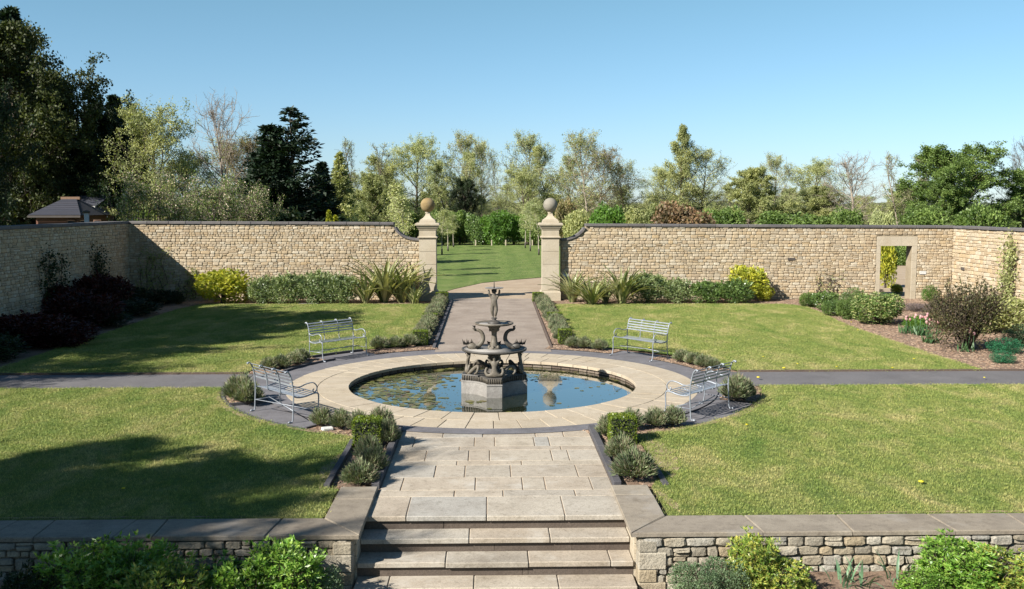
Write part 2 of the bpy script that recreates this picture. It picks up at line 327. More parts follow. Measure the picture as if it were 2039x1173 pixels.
# ------------------------------------------------------------------ leaves as geometry
def leaves(P, D, length, width, r=rng, fold=.0, droop=0.0):
    """P (n,3) points, D (n,3) directions; kite leaf of 4 verts each"""
    n = len(P); D = D/np.maximum(np.linalg.norm(D, axis=1, keepdims=True), 1e-6)
    A = r.normal(size=(n, 3)); Sd = np.cross(D, A); Sd /= np.maximum(np.linalg.norm(Sd, axis=1, keepdims=True), 1e-6)
    Nn = np.cross(D, Sd)
    l = (length*(.65+.7*r.random(n)))[:, None]; w = (width*(.65+.7*r.random(n)))[:, None]
    V = np.empty((n, 4, 3))
    V[:, 0] = P; V[:, 1] = P+D*l*.45+Sd*w*.5+Nn*w*fold; V[:, 2] = P+D*l; V[:, 3] = P+D*l*.45-Sd*w*.5+Nn*w*fold
    V[:, 2, 2] -= droop*l[:, 0]
    return V.reshape(-1, 3), np.arange(n*4).reshape(n, 4)
def cat(parts):
    V = []; F = []; b = 0
    for v, f in parts: V.append(v); F.append(f+b); b += len(v)
    return np.concatenate(V), np.concatenate(F)
def rdirs(n, r=rng, up=0.0):
    D = r.normal(size=(n, 3)); D /= np.linalg.norm(D, axis=1, keepdims=True); D[:, 2] += up
    return D/np.linalg.norm(D, axis=1, keepdims=True)
def tubes(polys, k=3):
    """polys: list of (pts (n,3), radii (n)) -> V, F quads"""
    V = []; F = []; b = 0
    for P, rad in polys:
        n = len(P); T = np.empty_like(P); T[1:-1] = P[2:]-P[:-2]; T[0] = P[1]-P[0]; T[-1] = P[-1]-P[-2]
        T /= np.maximum(np.linalg.norm(T, axis=1, keepdims=True), 1e-9)
        up = np.array([0, 0, 1.]) if abs(T[0, 2]) < .9 else np.array([1., 0, 0])
        A = np.cross(T, up); A /= np.maximum(np.linalg.norm(A, axis=1, keepdims=True), 1e-9); B = np.cross(T, A)
        t = np.arange(k)*2*PI/k
        ring = P[:, None]+(A[:, None]*np.cos(t)[None, :, None]+B[:, None]*np.sin(t)[None, :, None])*np.asarray(rad)[:, None, None]
        V.append(ring.reshape(-1, 3))
        i = np.arange(n-1)[:, None]*k; j = np.arange(k)[None]; j2 = (j+1) % k
        F.append((np.stack([i+j, i+j2, i+k+j2, i+k+j], -1).reshape(-1, 4))+b); b += n*k
    return np.concatenate(V), np.concatenate(F)

EXT = {}
def grow(seed, H=10, Rc=3.5, base=.2, shape='round', n1=20, n2=7, n3=5, lpt=22, leaf=.13, asp=.7, trunk_r=.16, elev=(20, 65),
         wig=.18, up=.12, lean=0, lshell=.22, multi=1, top=.95, spread3=.8, twigr=.008, sub=(.5, .42)):
    r = np.random.default_rng(seed)
    polys0 = []; polys1 = []; tips = []
    def line(p, d, Ln, r0, r1, n, w, u):
        P = [p]; d = d/np.linalg.norm(d)
        for i in range(n):
            d = d+r.normal(size=3)*w; d[2] += u; d /= np.linalg.norm(d); P.append(P[-1]+d*Ln/n)
        P = np.array(P); return P, np.linspace(r0, r1, n+1)
    def samp(P, t):
        f = t*(len(P)-1); i = min(int(f), len(P)-2); return P[i]+(P[i+1]-P[i])*(f-i), (P[i+1]-P[i])
    sh = {'round': lambda t: math.sqrt(max(.02, 1-(2*t-1)**2))*(.9+.2*t), 'egg': lambda t: max(.12, math.sin(PI*min(1, t**.7))**.8), 'cone': lambda t: (1-t)**.9+.06,
          'vase': lambda t: .35+.65*math.sin(PI*min(1, .15+.7*t)), 'dome': lambda t: math.sqrt(max(.03, 1-t*t))}[shape]
    for m in range(multi):
        a = 2*PI*m/multi+r.random(); ld = np.array([math.cos(a)*(.22 if multi > 1 else lean), math.sin(a)*(.22 if multi > 1 else lean), 1])
        p0 = np.array([math.cos(a)*.1*(multi > 1), math.sin(a)*.1*(multi > 1), 0.]); hh = H*(1 if m == 0 else .8+.15*r.random())
        T, Tr = line(p0, ld, hh*top, trunk_r/(multi**.4), trunk_r*.12, 9, .035, .02); polys0.append((T, Tr))
        for i in range(n1//multi):
            t = base+(1-base)*((i+r.random()*.8)/(n1//multi)); q = (t-base)/(1-base)
            p, _ = samp(T, min(t, .999)); az = i*2.399+r.random()*.6+m
            el = R(elev[0]+(elev[1]-elev[0])*q+r.normal()*8)
            d = np.array([math.cos(az)*math.cos(el), math.sin(az)*math.cos(el), math.sin(el)])
            Ln = Rc*sh(q)*(.8+.35*r.random())*(1 if multi == 1 else .75)
            rr = max(twigr*1.6, trunk_r*.42*(1-.75*q)*min(1, Ln/Rc+.2))
            P1, R1 = line(p, d, Ln, rr, twigr*1.2, 6, wig*.6, up*.6); polys0.append((P1, R1))
            for j in range(n2):
                t2 = .22+.78*(j+r.random())/n2; p2, d2 = samp(P1, min(t2, .99)); d2 = d2/np.linalg.norm(d2)
                dd = d2*.7+r.normal(size=3)*.55; dd[2] += up
                L2 = Ln*sub[0]*(1-.45*t2)*(.7+.6*r.random()); P2, R2 = line(p2, dd, L2, twigr*1.4, twigr*.8, 4, wig, up); polys1.append((P2, R2))
                for k in range(n3):
                    t3 = .15+.85*(k+r.random())/n3; p3, d3 = samp(P2, min(t3, .99)); d3 = d3/np.linalg.norm(d3)
                    dd = d3*.7+r.normal(size=3)*spread3; dd[2] += up*.5
                    L3 = max(.25, L2*sub[1]*(.7+.6*r.random())); P3, R3 = line(p3, dd, L3, twigr*.85, twigr*.45, 3, wig, up); polys1.append((P3, R3)); tips.append(P3)
    V0, F0 = tubes(polys0, 6); V1, F1 = tubes(polys1, 3)
    Vb, Fb = cat([(V0, F0), (V1, F1)])
    if lpt:
        Tp = np.array(tips); n = len(Tp)*lpt; shy = r.random(len(Tp))**.6; ti = r.choice(len(Tp), n, p=shy/shy.sum()); s = r.random(n)*3; a = s.astype(int).clip(0, 2); f = (s-a)[:, None]
        P = Tp[ti, a]*(1-f)+Tp[ti, a+1]*f+r.normal(size=(n, 3))*lshell*.5
        D = rdirs(n, r, .15); LV, LF = leaves(P, D, leaf, leaf*asp, r)
    else: LV = LF = None
    s = str(seed); Q = LV if LV is not None else Vb; EXT['tree_wood_'+s] = (float(np.percentile(np.hypot(Q[:, 0], Q[:, 1]), 95)), float(np.percentile(Q[:, 2], 99.8))); tm = qmesh('tree_wood_'+s, Vb, Fb, True); lm = qmesh('tree_crown_'+s, LV, LF) if LV is not None else None
    return tm, lm
def conifer(seed, H=12, Rc=3, n=420, leaders=1, leafn=26, size=.24, base=.03, droop=.1, upc=.35, sharp=.75):
    r = np.random.default_rng(seed); polys = []; Ps = []; Ds = []
    for m in range(leaders):
        off = np.array([0, 0, 0.]) if m == 0 else np.array([r.normal()*Rc*.35, r.normal()*Rc*.3, 0]); hh = H*(1 if m == 0 else .72+.22*r.random())
        T = off+np.stack([np.zeros(8), np.zeros(8), np.linspace(0, hh, 8)], 1)+np.vstack([np.zeros(3), r.normal(size=(7, 3))*.05]); polys.append((T, np.linspace(.2, .02, 8)))
        for i in range(n//leaders):
            q = base+(1-base)*(1-r.random()**.75*.995) if False else base+(1-base)*r.random()**.85
            az = r.random()*2*PI; Ln = (Rc*(1 if m == 0 else .7)*((1-q)**sharp)+.18)*(.72+.45*r.random())
            z = q*hh; d = np.array([math.cos(az), math.sin(az), -droop+upc*q]); p = off+np.array([0, 0, z])
            P = [p]
            for k in range(4): d = d+np.array([0, 0, upc*.35])+r.normal(size=3)*.07; d /= np.linalg.norm(d); P.append(P[-1]+d*Ln/4)
            P = np.array(P); polys.append((P, np.linspace(.025, .006, 5)))
            nl = int(leafn*(.4+Ln/Rc)); s = (r.random(nl)**.6)*3.999; a = s.astype(int); f = (s-a)[:, None]
            Ps.append(P[a]*(1-f)+P[a+1]*f+r.normal(size=(nl, 3))*np.array([.13, .13, .07])*min(1, Ln)); Ds.append(d[None]*.8+r.normal(size=(nl, 3))*.5)
    Pn = np.concatenate(Ps); Dn = np.concatenate(Ds); LV, LF = leaves(Pn, Dn, size, size*.42, r, droop=.15)
    V, F = tubes(polys, 4); EXT['conifer_wood_%d' % seed] = (float(np.percentile(np.hypot(LV[:, 0], LV[:, 1]), 96)), float(LV[:, 2].max()))
    return qmesh('conifer_wood_%d' % seed, V, F, True), qmesh('conifer_crown_%d' % seed, LV, LF)
def shrub(seed, rx=.5, ry=.45, h=.8, n=2600, leaf=.06, asp=.5, blobs=7, shoots=26, shoot=.18, upd=.5, fill=.35, stems=14, whorl=0, sparse=0.0):
    r = np.random.default_rng(seed); Ps = []; Ns = []; polys = []
    C = [(0, 0, h*.45, rx*.8, ry*.8, h*.5)]
    for i in range(blobs):
        a = 2*PI*i/blobs+r.random()*.7; q = .45+.2*r.random()
        C.append((math.cos(a)*rx*q, math.sin(a)*ry*q, h*(.3+.35*r.random()), rx*(.36+.18*r.random()), ry*(.36+.18*r.random()), h*(.28+.12*r.random())))
    per = n//len(C)
    for (cx, cy, cz, a, b, c) in C:
        D = rdirs(per, r); q = 1-fill*r.random(per)**1.5; P = np.array([cx, cy, cz])+D*np.array([a, b, c])*q[:, None]; Ps.append(P); Ns.append(D)
    for i in range(shoots):
        a = r.random()*2*PI; q = math.sqrt(r.random())*.8; z = h*(.85-.25*q)+h*.05*r.normal(); p = np.array([math.cos(a)*rx*q, math.sin(a)*ry*q, z])
        d = np.array([math.cos(a)*.5*q, math.sin(a)*.5*q, 1])+r.normal(size=3)*.2; d /= np.linalg.norm(d); k = 16
        t = r.random(k)[:, None]*shoot*(.6+.9*r.random()); Ps.append(p+d*t+r.normal(size=(k, 3))*leaf*.2); Ns.append(np.tile(d, (k, 1))+r.normal(size=(k, 3))*.4)
        polys.append((np.array([p-d*.1, p+d*shoot*.8]), np.array([.005, .002])))
    P = np.concatenate(Ps); Nn = np.concatenate(Ns); ok = P[:, 2] > .02
    P = P[ok]; Nn = Nn[ok]
    if whorl:      # rosettes of leaves at shoot tips
        m = len(P)//whorl; idx = r.choice(len(P), m, replace=False); P = np.repeat(P[idx], whorl, 0); Nn = np.repeat(Nn[idx], whorl, 0)
        Nn = Nn/np.linalg.norm(Nn, axis=1, keepdims=True); Dl = Nn*.6+rdirs(len(P), r)*1.0; Dl[:, 2] += upd*.6; P = P+r.normal(size=P.shape)*leaf*.15
    else:
        Dl = Nn*.5+rdirs(len(P), r)*.9; Dl[:, 2] += upd
    LV, LF = leaves(P, Dl, leaf, leaf*asp, r, fold=.12)
    for i in range(stems):
        a = r.random()*2*PI; q = r.random()*.8; p1 = np.array([math.cos(a)*rx*q, math.sin(a)*ry*q, h*(.55+.3*r.random())])
        polys.append((np.array([[r.normal()*.03, r.normal()*.03, 0], p1*.5+np.array([0, 0, .05]), p1]), np.array([.014, .009, .004])))
    V, F = tubes(polys, 4)
    return qmesh('shrub_stems_%d' % seed, V, F, True), qmesh('shrub_leaves_%d' % seed, LV, LF)
def plant(name, loc, tm, lm, tmat, lmat, label, ctg, group=None, rz=0, sc=(1, 1, 1), names=('trunk', 'crown'), tn=None):
    o = empty(name, loc, label, ctg, group, rz); o.scale = sc
    a = link(names[0], tm, None, o)
    if not tm.materials: tm.materials.append(tmat)
    if lm is not None:
        if not lm.materials: lm.materials.append(lmat)
        b = link(names[1], lm, None, o)
        if b.material_slots[0].material is not lmat: b.material_slots[0].link = 'OBJECT'; b.material_slots[0].material = lmat
    if a.material_slots[0].material is not tmat: a.material_slots[0].link = 'OBJECT'; a.material_slots[0].material = tmat
    return o

# ------------------------------------------------------------------ ground sheets
def sheet(name, poly, z, mat, holes=None, **k):
    """flat polygon sheet"""
    V = [Vector((x, y, z)) for x, y in poly]; loops = [V]+[[Vector((x, y, z)) for x, y in h] for h in (holes or [])]
    tri = tessellate_polygon(loops); allv = [v for l in loops for v in l]
    F = []
    for t in tri:
        a, b, c = (allv[i] for i in t)
        F.append(t if (b-a).cross(c-a).z > 0 else (t[0], t[2], t[1]))
    me = bpy.data.meshes.new(name); me.from_pydata([tuple(v) for v in allv], [], F); me.update()
    o = link(name, me, mat); tag(o, **k); return o
def arc(cx, cy, r, a0, a1, n): return [(cx+r*math.cos(R(a0+(a1-a0)*i/n)), cy+r*math.sin(R(a0+(a1-a0)*i/n))) for i in range(n+1)]
PC = (0, 19.15)          # pool centre
RC = (0, 19.45)          # centre of the outer beds' edge
circ = arc(PC[0], PC[1], 2.95, 0, 360, 72)[:-1]
sheet('garden_soil', [(-13.6, 10.4), (-1.7, 10.4), (-1.7, 10.9), (1.7, 10.9), (1.7, 10.4), (17.6, 10.4), (17.6, 37), (-13.6, 37)], -.012, M['mulch'], [circ], kind='structure')
sheet('ground', [(-900, -60), (900, -60), (900, 2500), (-900, 2500)], -1.3, M['rough'], kind='structure')
sheet('field', [(-900, 37.02), (900, 37.02), (900, 2500), (-900, 2500)], -.03, M['rough'], kind='structure')
sheet('outer_ground_left', [(-300, 2), (-13.8, 2), (-13.8, 37.02), (-300, 37.02)], -.03, M['rough'], kind='structure')
sheet('outer_ground_right', [(17.8, 2), (300, 2), (300, 37.02), (17.8, 37.02)], -.03, M['rough'], kind='structure')
sheet('lower_terrace', [(-30, -8), (30, -8), (30, 10.3), (-30, 10.3)], -.80, M['flag'], kind='structure')
# the mown lawn seen through the gate, and the gravel sweep in front of it
gl = [at(872, 585), at(905, 575), at(960, 563), at(1020, 557), at(1078, 552)]
sheet('far_lawn', [(-9, 39.5), (-3.2, 39.3)]+gl+[(9, 49.5), (14, 53), (14, 88), (-12, 88)], .0, M['field'], kind='structure')
sheet('gravel_sweep', [(-4.2, 36.7), (16.8, 36.7), (22, 50), (9, 49.4), (2.6, 48.1), at(1020, 557.5), at(960, 563.5), at(905, 575.5), at(872, 585.5), (-3.4, 38.9)], -.006, M['gravel'], kind='structure')
# low ground in front of the retaining wall: a bed that slopes up away from the steps
V = []; F = []; nx, ny = 60, 10
for j in range(ny+1):
    for i in range(nx+1):
        x = -12+24*i/nx; y = 7.2+3.05*j/ny; a = abs(x)
        z = -.75+(.36*min(1, max(0, (a-1.75)/1.4)))+.03*math.sin(x*7)*math.sin(y*6)
        if 1.45 > a: z = -.9
        V.append((x, y, z))
for j in range(ny):
    for i in range(nx): q = j*(nx+1)+i; F.append((q, q+1, q+nx+2, q+nx+1))
tag(link('planting_bed', qmesh('planting_bed', V, F), M['mulch']), kind='structure')

# paving round the pool
def annulus(name, c, r0, r1, z, mat, n=96, c2=None, kind='structure'):
    c2 = c2 or c; V = [(c[0]+r0*math.cos(2*PI*i/n), c[1]+r0*math.sin(2*PI*i/n), z) for i in range(n)]+[(c2[0]+r1*math.cos(2*PI*i/n), c2[1]+r1*math.sin(2*PI*i/n), z) for i in range(n)]
    return tag(link(name, qmesh(name, V, [(i, n+i, n+(i+1) % n, (i+1) % n) for i in range(n)]), mat), kind=kind)
annulus('circular_pavement', PC, 2.96, 5.17, -.002, M['setts'], c2=RC)
annulus('sett_band', PC, 3.99, 4.36, .019, M['setts'])
# cross paths
xl = -math.sqrt(5.17**2-.8**2)+.12
sheet('path_left', [(-13.5, 18.80), (xl, 18.80), (xl+.05, 19.5), (xl, 20.36), (-13.5, 20.36)], .003, M['tarmac'], kind='structure')
sheet('path_right', [(-xl, 18.80), (17.3, 18.80), (17.3, 20.40), (-xl, 20.40), (-xl-.05, 19.5)], .003, M['tarmac'], kind='structure')
sheet('path_to_gate', [(-1.38, 23.0), (1.43, 23.0), (1.52, 37.0), (-1.42, 37.0)], .006, M['farpath'], kind='structure')
# flags of the near path, each a slab
pav = link('flagstone_path', qmesh('flag_bed', [(-1.5, 10.9, .004), (1.55, 10.9, .004), (1.55, 15.2, .004), (-1.5, 15.2, .004)], [(0, 1, 2, 3)]), M['joint']); tag(pav, kind='structure')
def slab(x0, x1, y0, y1, zt, th, mat, parent, name='slab', g=.006, bev=.006, tilt=.0):
    b = MB(); hx, hy = (x1-x0)/2-g, (y1-y0)/2-g
    b.bbox(-hx, hx, -hy, hy, -th, 0, bev)
    rx, ry = random.uniform(-1, 1)*tilt, random.uniform(-1, 1)*tilt
    return b.build(name, mat, parent, loc=((x0+x1)/2, (y0+y1)/2, zt), rot=(rx, ry, random.uniform(-1, 1)*.002))
Z5 = lambda v: at(990, 840+v/3.0)[1]
def X5(u, Y):      # lateral joint positions
    import math as _m
    best = None
    py = 840+Y/3.0; return at(640+u/2.9985, py)[0]
rows = [(40, 95, [730, 965, 1275, 1440]), (95, 150, [555, 915, 1035, 1270, 1360]), (150, 173, [825, 1430]), (173, 236, [625, 880, 1005, 1375, 1475]), (236, 262, [810, 1195]),
        (262, 335, [680, 858, 1130, 1525]), (335, 412, [485, 920, 1200, 1335, 1610]), (412, 450, [795, 1085, 1515])]
for v0, v1, js in rows:
    ym = (v0+v1)/2; xs = [-1.42]+[X5(j, ym) for j in js]+[1.48]
    for a, b in zip(xs[:-1], xs[1:]):
        if b-a > .06: slab(a, b, Z5(v1), Z5(v0), .012+random.uniform(-.002, .003), .05, M['flag'], pav, tilt=.0015)
# ring slabs, two courses
ring = empty('pool_surround', (PC[0], PC[1], 0), 'circle of pale stone slabs in two courses round the lily pool', 'paving')
def wedge(r0, r1, a0, a1, zt, th, n=3, g=.006, bev=.004):
    b = MB(); P = []
    for (z, i) in ((-th, 0), (-bev, 0), (0, bev)):
        o = [((r0+g+i)*math.cos(t), (r0+g+i)*math.sin(t), z) for t in [a0+g/r0+i/r0+(a1-a0-2*g/r0-2*i/r0)*k/n for k in range(n+1)]]
        q = [((r1-g-i)*math.cos(t), (r1-g-i)*math.sin(t), z) for t in [a0+g/r1+i/r1+(a1-a0-2*g/r1-2*i/r1)*k/n for k in range(n, -1, -1)]]
        P += o+q
    m = 2*(n+1); Fs = []
    for lv in (0, m):
        for k in range(m): Fs.append((lv+k, lv+m+k, lv+m+(k+1) % m, lv+(k+1) % m))
    top = 2*m
    for k in range(n): Fs.append((top+k, top+m-1-k, top+m-2-k, top+k+1))
    b.add([(x, y, z+zt) for x, y, z in P], Fs); return b
annulus('ring_joint', PC, 2.86, 4.0, .008, M['joint'])
for (r0, r1, n, ph) in ((2.80, 3.40, 44, .03), (3.40, 4.0, 56, .0)):
    a = ph
    for k in range(n):
        d = 2*PI/n; j0 = random.uniform(-.012, .012) if k else 0
        wedge(r0, r1, ph+k*d, ph+(k+1)*d, 0, .06).build('slab', M['ring'], ring, loc=(0, 0, .022+random.uniform(-.002, .002)))
# pool: brick wall under the slabs, water
b = MB(); n = 72
b.lathe([(2.86, -.9), (2.86, .0)], 72)
pool = empty('lily_pool', (PC[0], PC[1], -.5), 'round brick-lined lily pool full of still water', 'pool')
V = [(2.90*math.cos(2*PI*i/n), 2.90*math.sin(2*PI*i/n), z) for z in (-.4, .46) for i in range(n)]
link('pool_lining', qmesh('pool_lining', V, [((i+1) % n, i, n+i, n+(i+1) % n) for i in range(n)]), M['mortar'], pool)
V = [(2.95*math.cos(2*PI*i/n), 2.95*math.sin(2*PI*i/n), -.4) for i in range(n)]
me = bpy.data.meshes.new('pool_floor'); me.from_pydata(V, [], [tuple(range(n))]); link('pool_floor', me, M['mulch'], pool)
b = MB()
for c in range(5):
    for k in range(78):
        t0 = 2*PI*(k+.5*(c % 2))/78; z0 = .46-.075*(c+1)+.002; Mx = Matrix.Rotation(t0, 4, 'Z')
        b.box(2.855+random.uniform(-.006, .006), 2.899, -.107, .107, z0, z0+.066, Mx)
tag(b.build('brick_courses', M['brick'], pool), kind='stuff')
V = [(2.898*math.cos(2*PI*i/n), 2.898*math.sin(2*PI*i/n), 0) for i in range(n)]
me = bpy.data.meshes.new('water'); me.from_pydata(V, [], [tuple(range(n))]); tag(link('water', me, M['water'], loc=(PC[0], PC[1], -.12)), kind='structure')

# lawns
yk0, yk1 = 18.74, 20.42
NL = [(-2.12, 11.95), (-2.12, 14.72)]+[q for q in arc(RC[0], RC[1], 5.24, -114, -172.2, 22)]+[(-5.25, yk0), (-13, yk0), (-13, 10.75), (-1.93, 10.75), (-1.93, 11.9)]
sheet('lawn_near_left', NL, .022, M['lawn'], kind='structure')
NR = [(1.95, 11.9), (1.95, 10.72), (17, 10.72), (17, yk0), (5.25, yk0)]+arc(RC[0], RC[1], 5.24, -7.8, -66, 22)+[(2.15, 14.72), (2.2, 12.6)]
sheet('lawn_near_right', NR, .022, M['lawn'], kind='structure')
FL = [(-5.25, yk1)]+arc(RC[0], RC[1], 5.28, 169.5, 114, 22)+[(-2.15, 24.6), (-2.2, 34.75), (-6, 34.85), (-10.2, 34.9), (-10.6, 33), (-10.6, yk1)]
sheet('lawn_far_left', FL, .022, M['lawn'], kind='structure')
FR = [(10.45, yk1+.02), (10.35, 22.8), (10.4, 28.2), (10.75, 31.5), (10.9, 33.6), (10.4, 34.45), (9, 34.6), (2.25, 34.6), (2.2, 24.6)]+arc(RC[0], RC[1], 5.28, 66, 10.5, 22)+[(5.25, yk1+.02)]
sheet('lawn_far_right', FR, .022, M['lawn'], kind='structure')
# soil beds laid in the grey pavement
def bed_ring(name, a0, a1, r0=4.55, r1=5.2):
    sheet(name, arc(RC[0], RC[1], r0, a0, a1, 10)+arc(RC[0], RC[1], r1, a1, a0, 10), .012, M['mulch'], kind='structure')
for nm, a0, a1 in (('bed_near_left', -125, -107.5), ('bed_left', -170.5, -153), ('bed_back_left', 143.5, 169.5), ('bed_far_left', 106.5, 127), ('bed_near_right', -72.5, -53), ('bed_right', -26, -9), ('bed_back_right', 13, 38), ('bed_far_right', 52, 73.5)):
    bed_ring(nm, a0, a1)
# edging
def edging(name, pts, h, w, label, grp=None, mat='kerb', z=-.01):
    b = MB(); pts = [Vector((x, y, 0)) for x, y in pts]; n = len(pts); V = []
    for i in range(n):
        t = (pts[min(i+1, n-1)]-pts[max(i-1, 0)]).normalized(); s = Vector((-t.y, t.x, 0))*w/2
        for o, zz in ((-s, z), (-s, z+h), (s, z+h), (s, z)): V.append(pts[i]+o+Vector((0, 0, zz)))
    Fs = [(i*4+j, (i+1)*4+j, (i+1)*4+(j+1) % 4, i*4+(j+1) % 4) for i in range(n-1) for j in range(4)]+[(0, 1, 2, 3), tuple(range(4*n-1, 4*n-5, -1))]
    b.add(V, Fs); o = b.build(name, M[mat]); tag(o, label, 'edging', grp); return o
def edging_blocks(pts0, pts1, n, h, w, label):
    root = empty('kerb', (pts0[0], pts0[1], 0), label, 'kerb'); d = Vector((pts1[0]-pts0[0], pts1[1]-pts0[1], 0)); ang = math.atan2(d.y, d.x); Ln = d.length/n
    b = MB(); b.bbox(-Ln/2+.003, Ln/2-.003, -w/2, w/2, -.02, h, .006); me = b.mesh('kerb_block')
    for i in range(n): link('block', me, M['kerb'], root, loc=d*((i+.5)/n)+Vector((0, 0, random.uniform(-.003, .003))), rot=(0, 0, ang+random.uniform(-.006, .006)))
edging_blocks((-1.475, 11.92), (-1.475, 15.12), 7, .085, .10, 'dark kerb of blocks along the left side of the flagstone path by the steps')
edging_blocks((1.53, 11.92), (1.53, 15.12), 7, .085, .10, 'dark kerb of blocks along the right side of the flagstone path by the steps')
edging_blocks((-2.08, 11.95), (-2.08, 14.3), 5, .07, .08, 'dark kerb between the front left lawn and the lavender bed')
edging_blocks((2.14, 11.95), (2.14, 12.75), 2, .05, .08, 'short dark kerb end at the corner of the front right lawn')
edging_blocks((-1.43, 24.0), (-1.46, 36.0), 20, .06, .08, 'dark kerb along the left side of the path to the gate')
edging('kerb', [(1.47, 24.0), (1.56, 36.0)], .045, .05, 'low brown edging along the right side of the path to the gate', mat='kerb_brown')
edging('kerb', [(-1.5, 24.28)]+arc(RC[0], RC[1], 4.98, 107, 127, 10), .05, .05, 'curved edging in front of the lavender behind the pool, left of the gate path', mat='kerb_brown')
edging('kerb', arc(RC[0], RC[1], 5.22, 127, 146, 10), .06, .05, 'curved edging behind the dark bench at the back left')
edging('kerb', arc(RC[0], RC[1], 4.56, 142, 166, 10), .05, .06, 'curved dark edging before the lavender left of the back left bench')
edging('kerb', [(RC[0]+4.55*math.cos(R(-153)), RC[1]+4.55*math.sin(R(-153))), (RC[0]+5.2*math.cos(R(-153)), RC[1]+5.2*math.sin(R(-153)))], .06, .05, 'short edging between the round lavender and the front left bench')
edging('kerb', arc(RC[0], RC[1], 5.2, -171, -125, 24), .045, .05, 'curved edging of the front left lawn behind the front left bench')
edging('kerb', [(RC[0]+4.55*math.cos(R(-125)), RC[1]+4.55*math.sin(R(-125))), (RC[0]+5.15*math.cos(R(-125)), RC[1]+5.15*math.sin(R(-125)))], .05, .05, 'short edging between the front left bench and the lavender row')
edging('kerb', [(-13.3, 20.40), (-5.2, 20.40)], .05, .045, 'thin brown edging along the far side of the left path', mat='kerb_brown')
edging('kerb', [(5.2, 20.43), (17.2, 20.43)], .05, .045, 'thin brown edging along the far side of the right path', mat='kerb_brown')

# ------------------------------------------------------------------ steps
steps = empty('garden_steps', (0, 10.8, 0), 'broad flight of worn stone steps between the retaining walls', 'steps')
sj = {0: [525, 988, 1440], 1: [885, 1360], 2: [745, 1235, 1720], 3: [405, 912, 1412], 4: [700, 1200]}
sv = {0: 500, 1: 660, 2: 810, 3: 950, 4: 1080}
noses = [10.82, 10.53, 10.23, 9.93, 9.63]
for k in range(5):
    z = -.16*k; yb = Z5(450) if k == 0 else noses[k-1]+.06
    xs = [-1.49]+[at(640+j/2.9985, 840+sv[k]/3.0, z)[0] for j in sj[k]]+[1.49]
    for a, b2 in zip(xs[:-1], xs[1:]):
        bb = MB(); hx = (b2-a)/2-.003; dy = random.uniform(-.006, .006); bb.bbox(-hx, hx, -(yb-noses[k])/2+dy, (yb-noses[k])/2-.003, -.055, 0, .009)
        link('tread_slab', bb.mesh('tread'), M['flag'], steps, loc=((a+b2)/2, (yb+noses[k])/2-10.8, z+.012+random.uniform(-.002, .002)), rot=(random.uniform(-.004, .004), random.uniform(-.002, .002), 0))
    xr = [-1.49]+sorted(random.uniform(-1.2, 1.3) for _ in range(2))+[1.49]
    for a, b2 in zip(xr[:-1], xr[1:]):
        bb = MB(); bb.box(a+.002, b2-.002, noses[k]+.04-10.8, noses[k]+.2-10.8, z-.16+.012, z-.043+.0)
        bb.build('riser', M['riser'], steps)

# ------------------------------------------------------------------ rubble walls
def stone_variants(n=8, seed=3, depth=1.0, cr=(.10, .08), jt=1.0):
    r = random.Random(seed); out = []
    for k in range(n):
        b = MB(); V = []; c = [cr[0]+cr[1]*r.random() for _ in range(4)]; 
        def J(s=.05): return r.uniform(-s, s)
        # back ring (8), shoulder ring (8), front ring (8): unit box -0.5..0.5 in x,z and 0 (back) .. 1 (front, -y)
        def ringp(ins, y):
            pts = []
            e = .5-ins
            for (sx, sz, q) in ((-1, -1, 0), (1, -1, 1), (1, 1, 2), (-1, 1, 3)):
                cc = c[q]
                if (q % 2 == 0): a1 = (sx*e, sz*(e-cc)); a2 = (sx*(e-cc), sz*e)
                else: a1 = (sx*(e-cc), sz*e); a2 = (sx*e, sz*(e-cc))
                pts += [a1, a2]
            return [(x+J(.02*jt), y, z+J(.03*jt)) for x, z in pts]
        V = ringp(0, 0)+ringp(.0, -.62+J(.1))+ringp(.09, -1+J(.12))
        Fs = []
        for lv in (0, 8):
            for j in range(8): Fs.append((lv+j, lv+(j+1) % 8, lv+8+(j+1) % 8, lv+8+j))
        V.append((J(.08), -1.1+J(.15), J(.08)))
        for j in range(8): Fs.append((16+j, 16+(j+1) % 8, 24))
        b.add(V, Fs, False); out.append(b)
    return out
STV = stone_variants(); ST_ME = [b.mesh('stone_%d' % i) for i, b in enumerate(STV)]
STVN = stone_variants(8, 9, cr=(.07, .13), jt=1.5); STN_ME = [b.mesh('coarse_stone_%d' % i) for i, b in enumerate(STVN)]
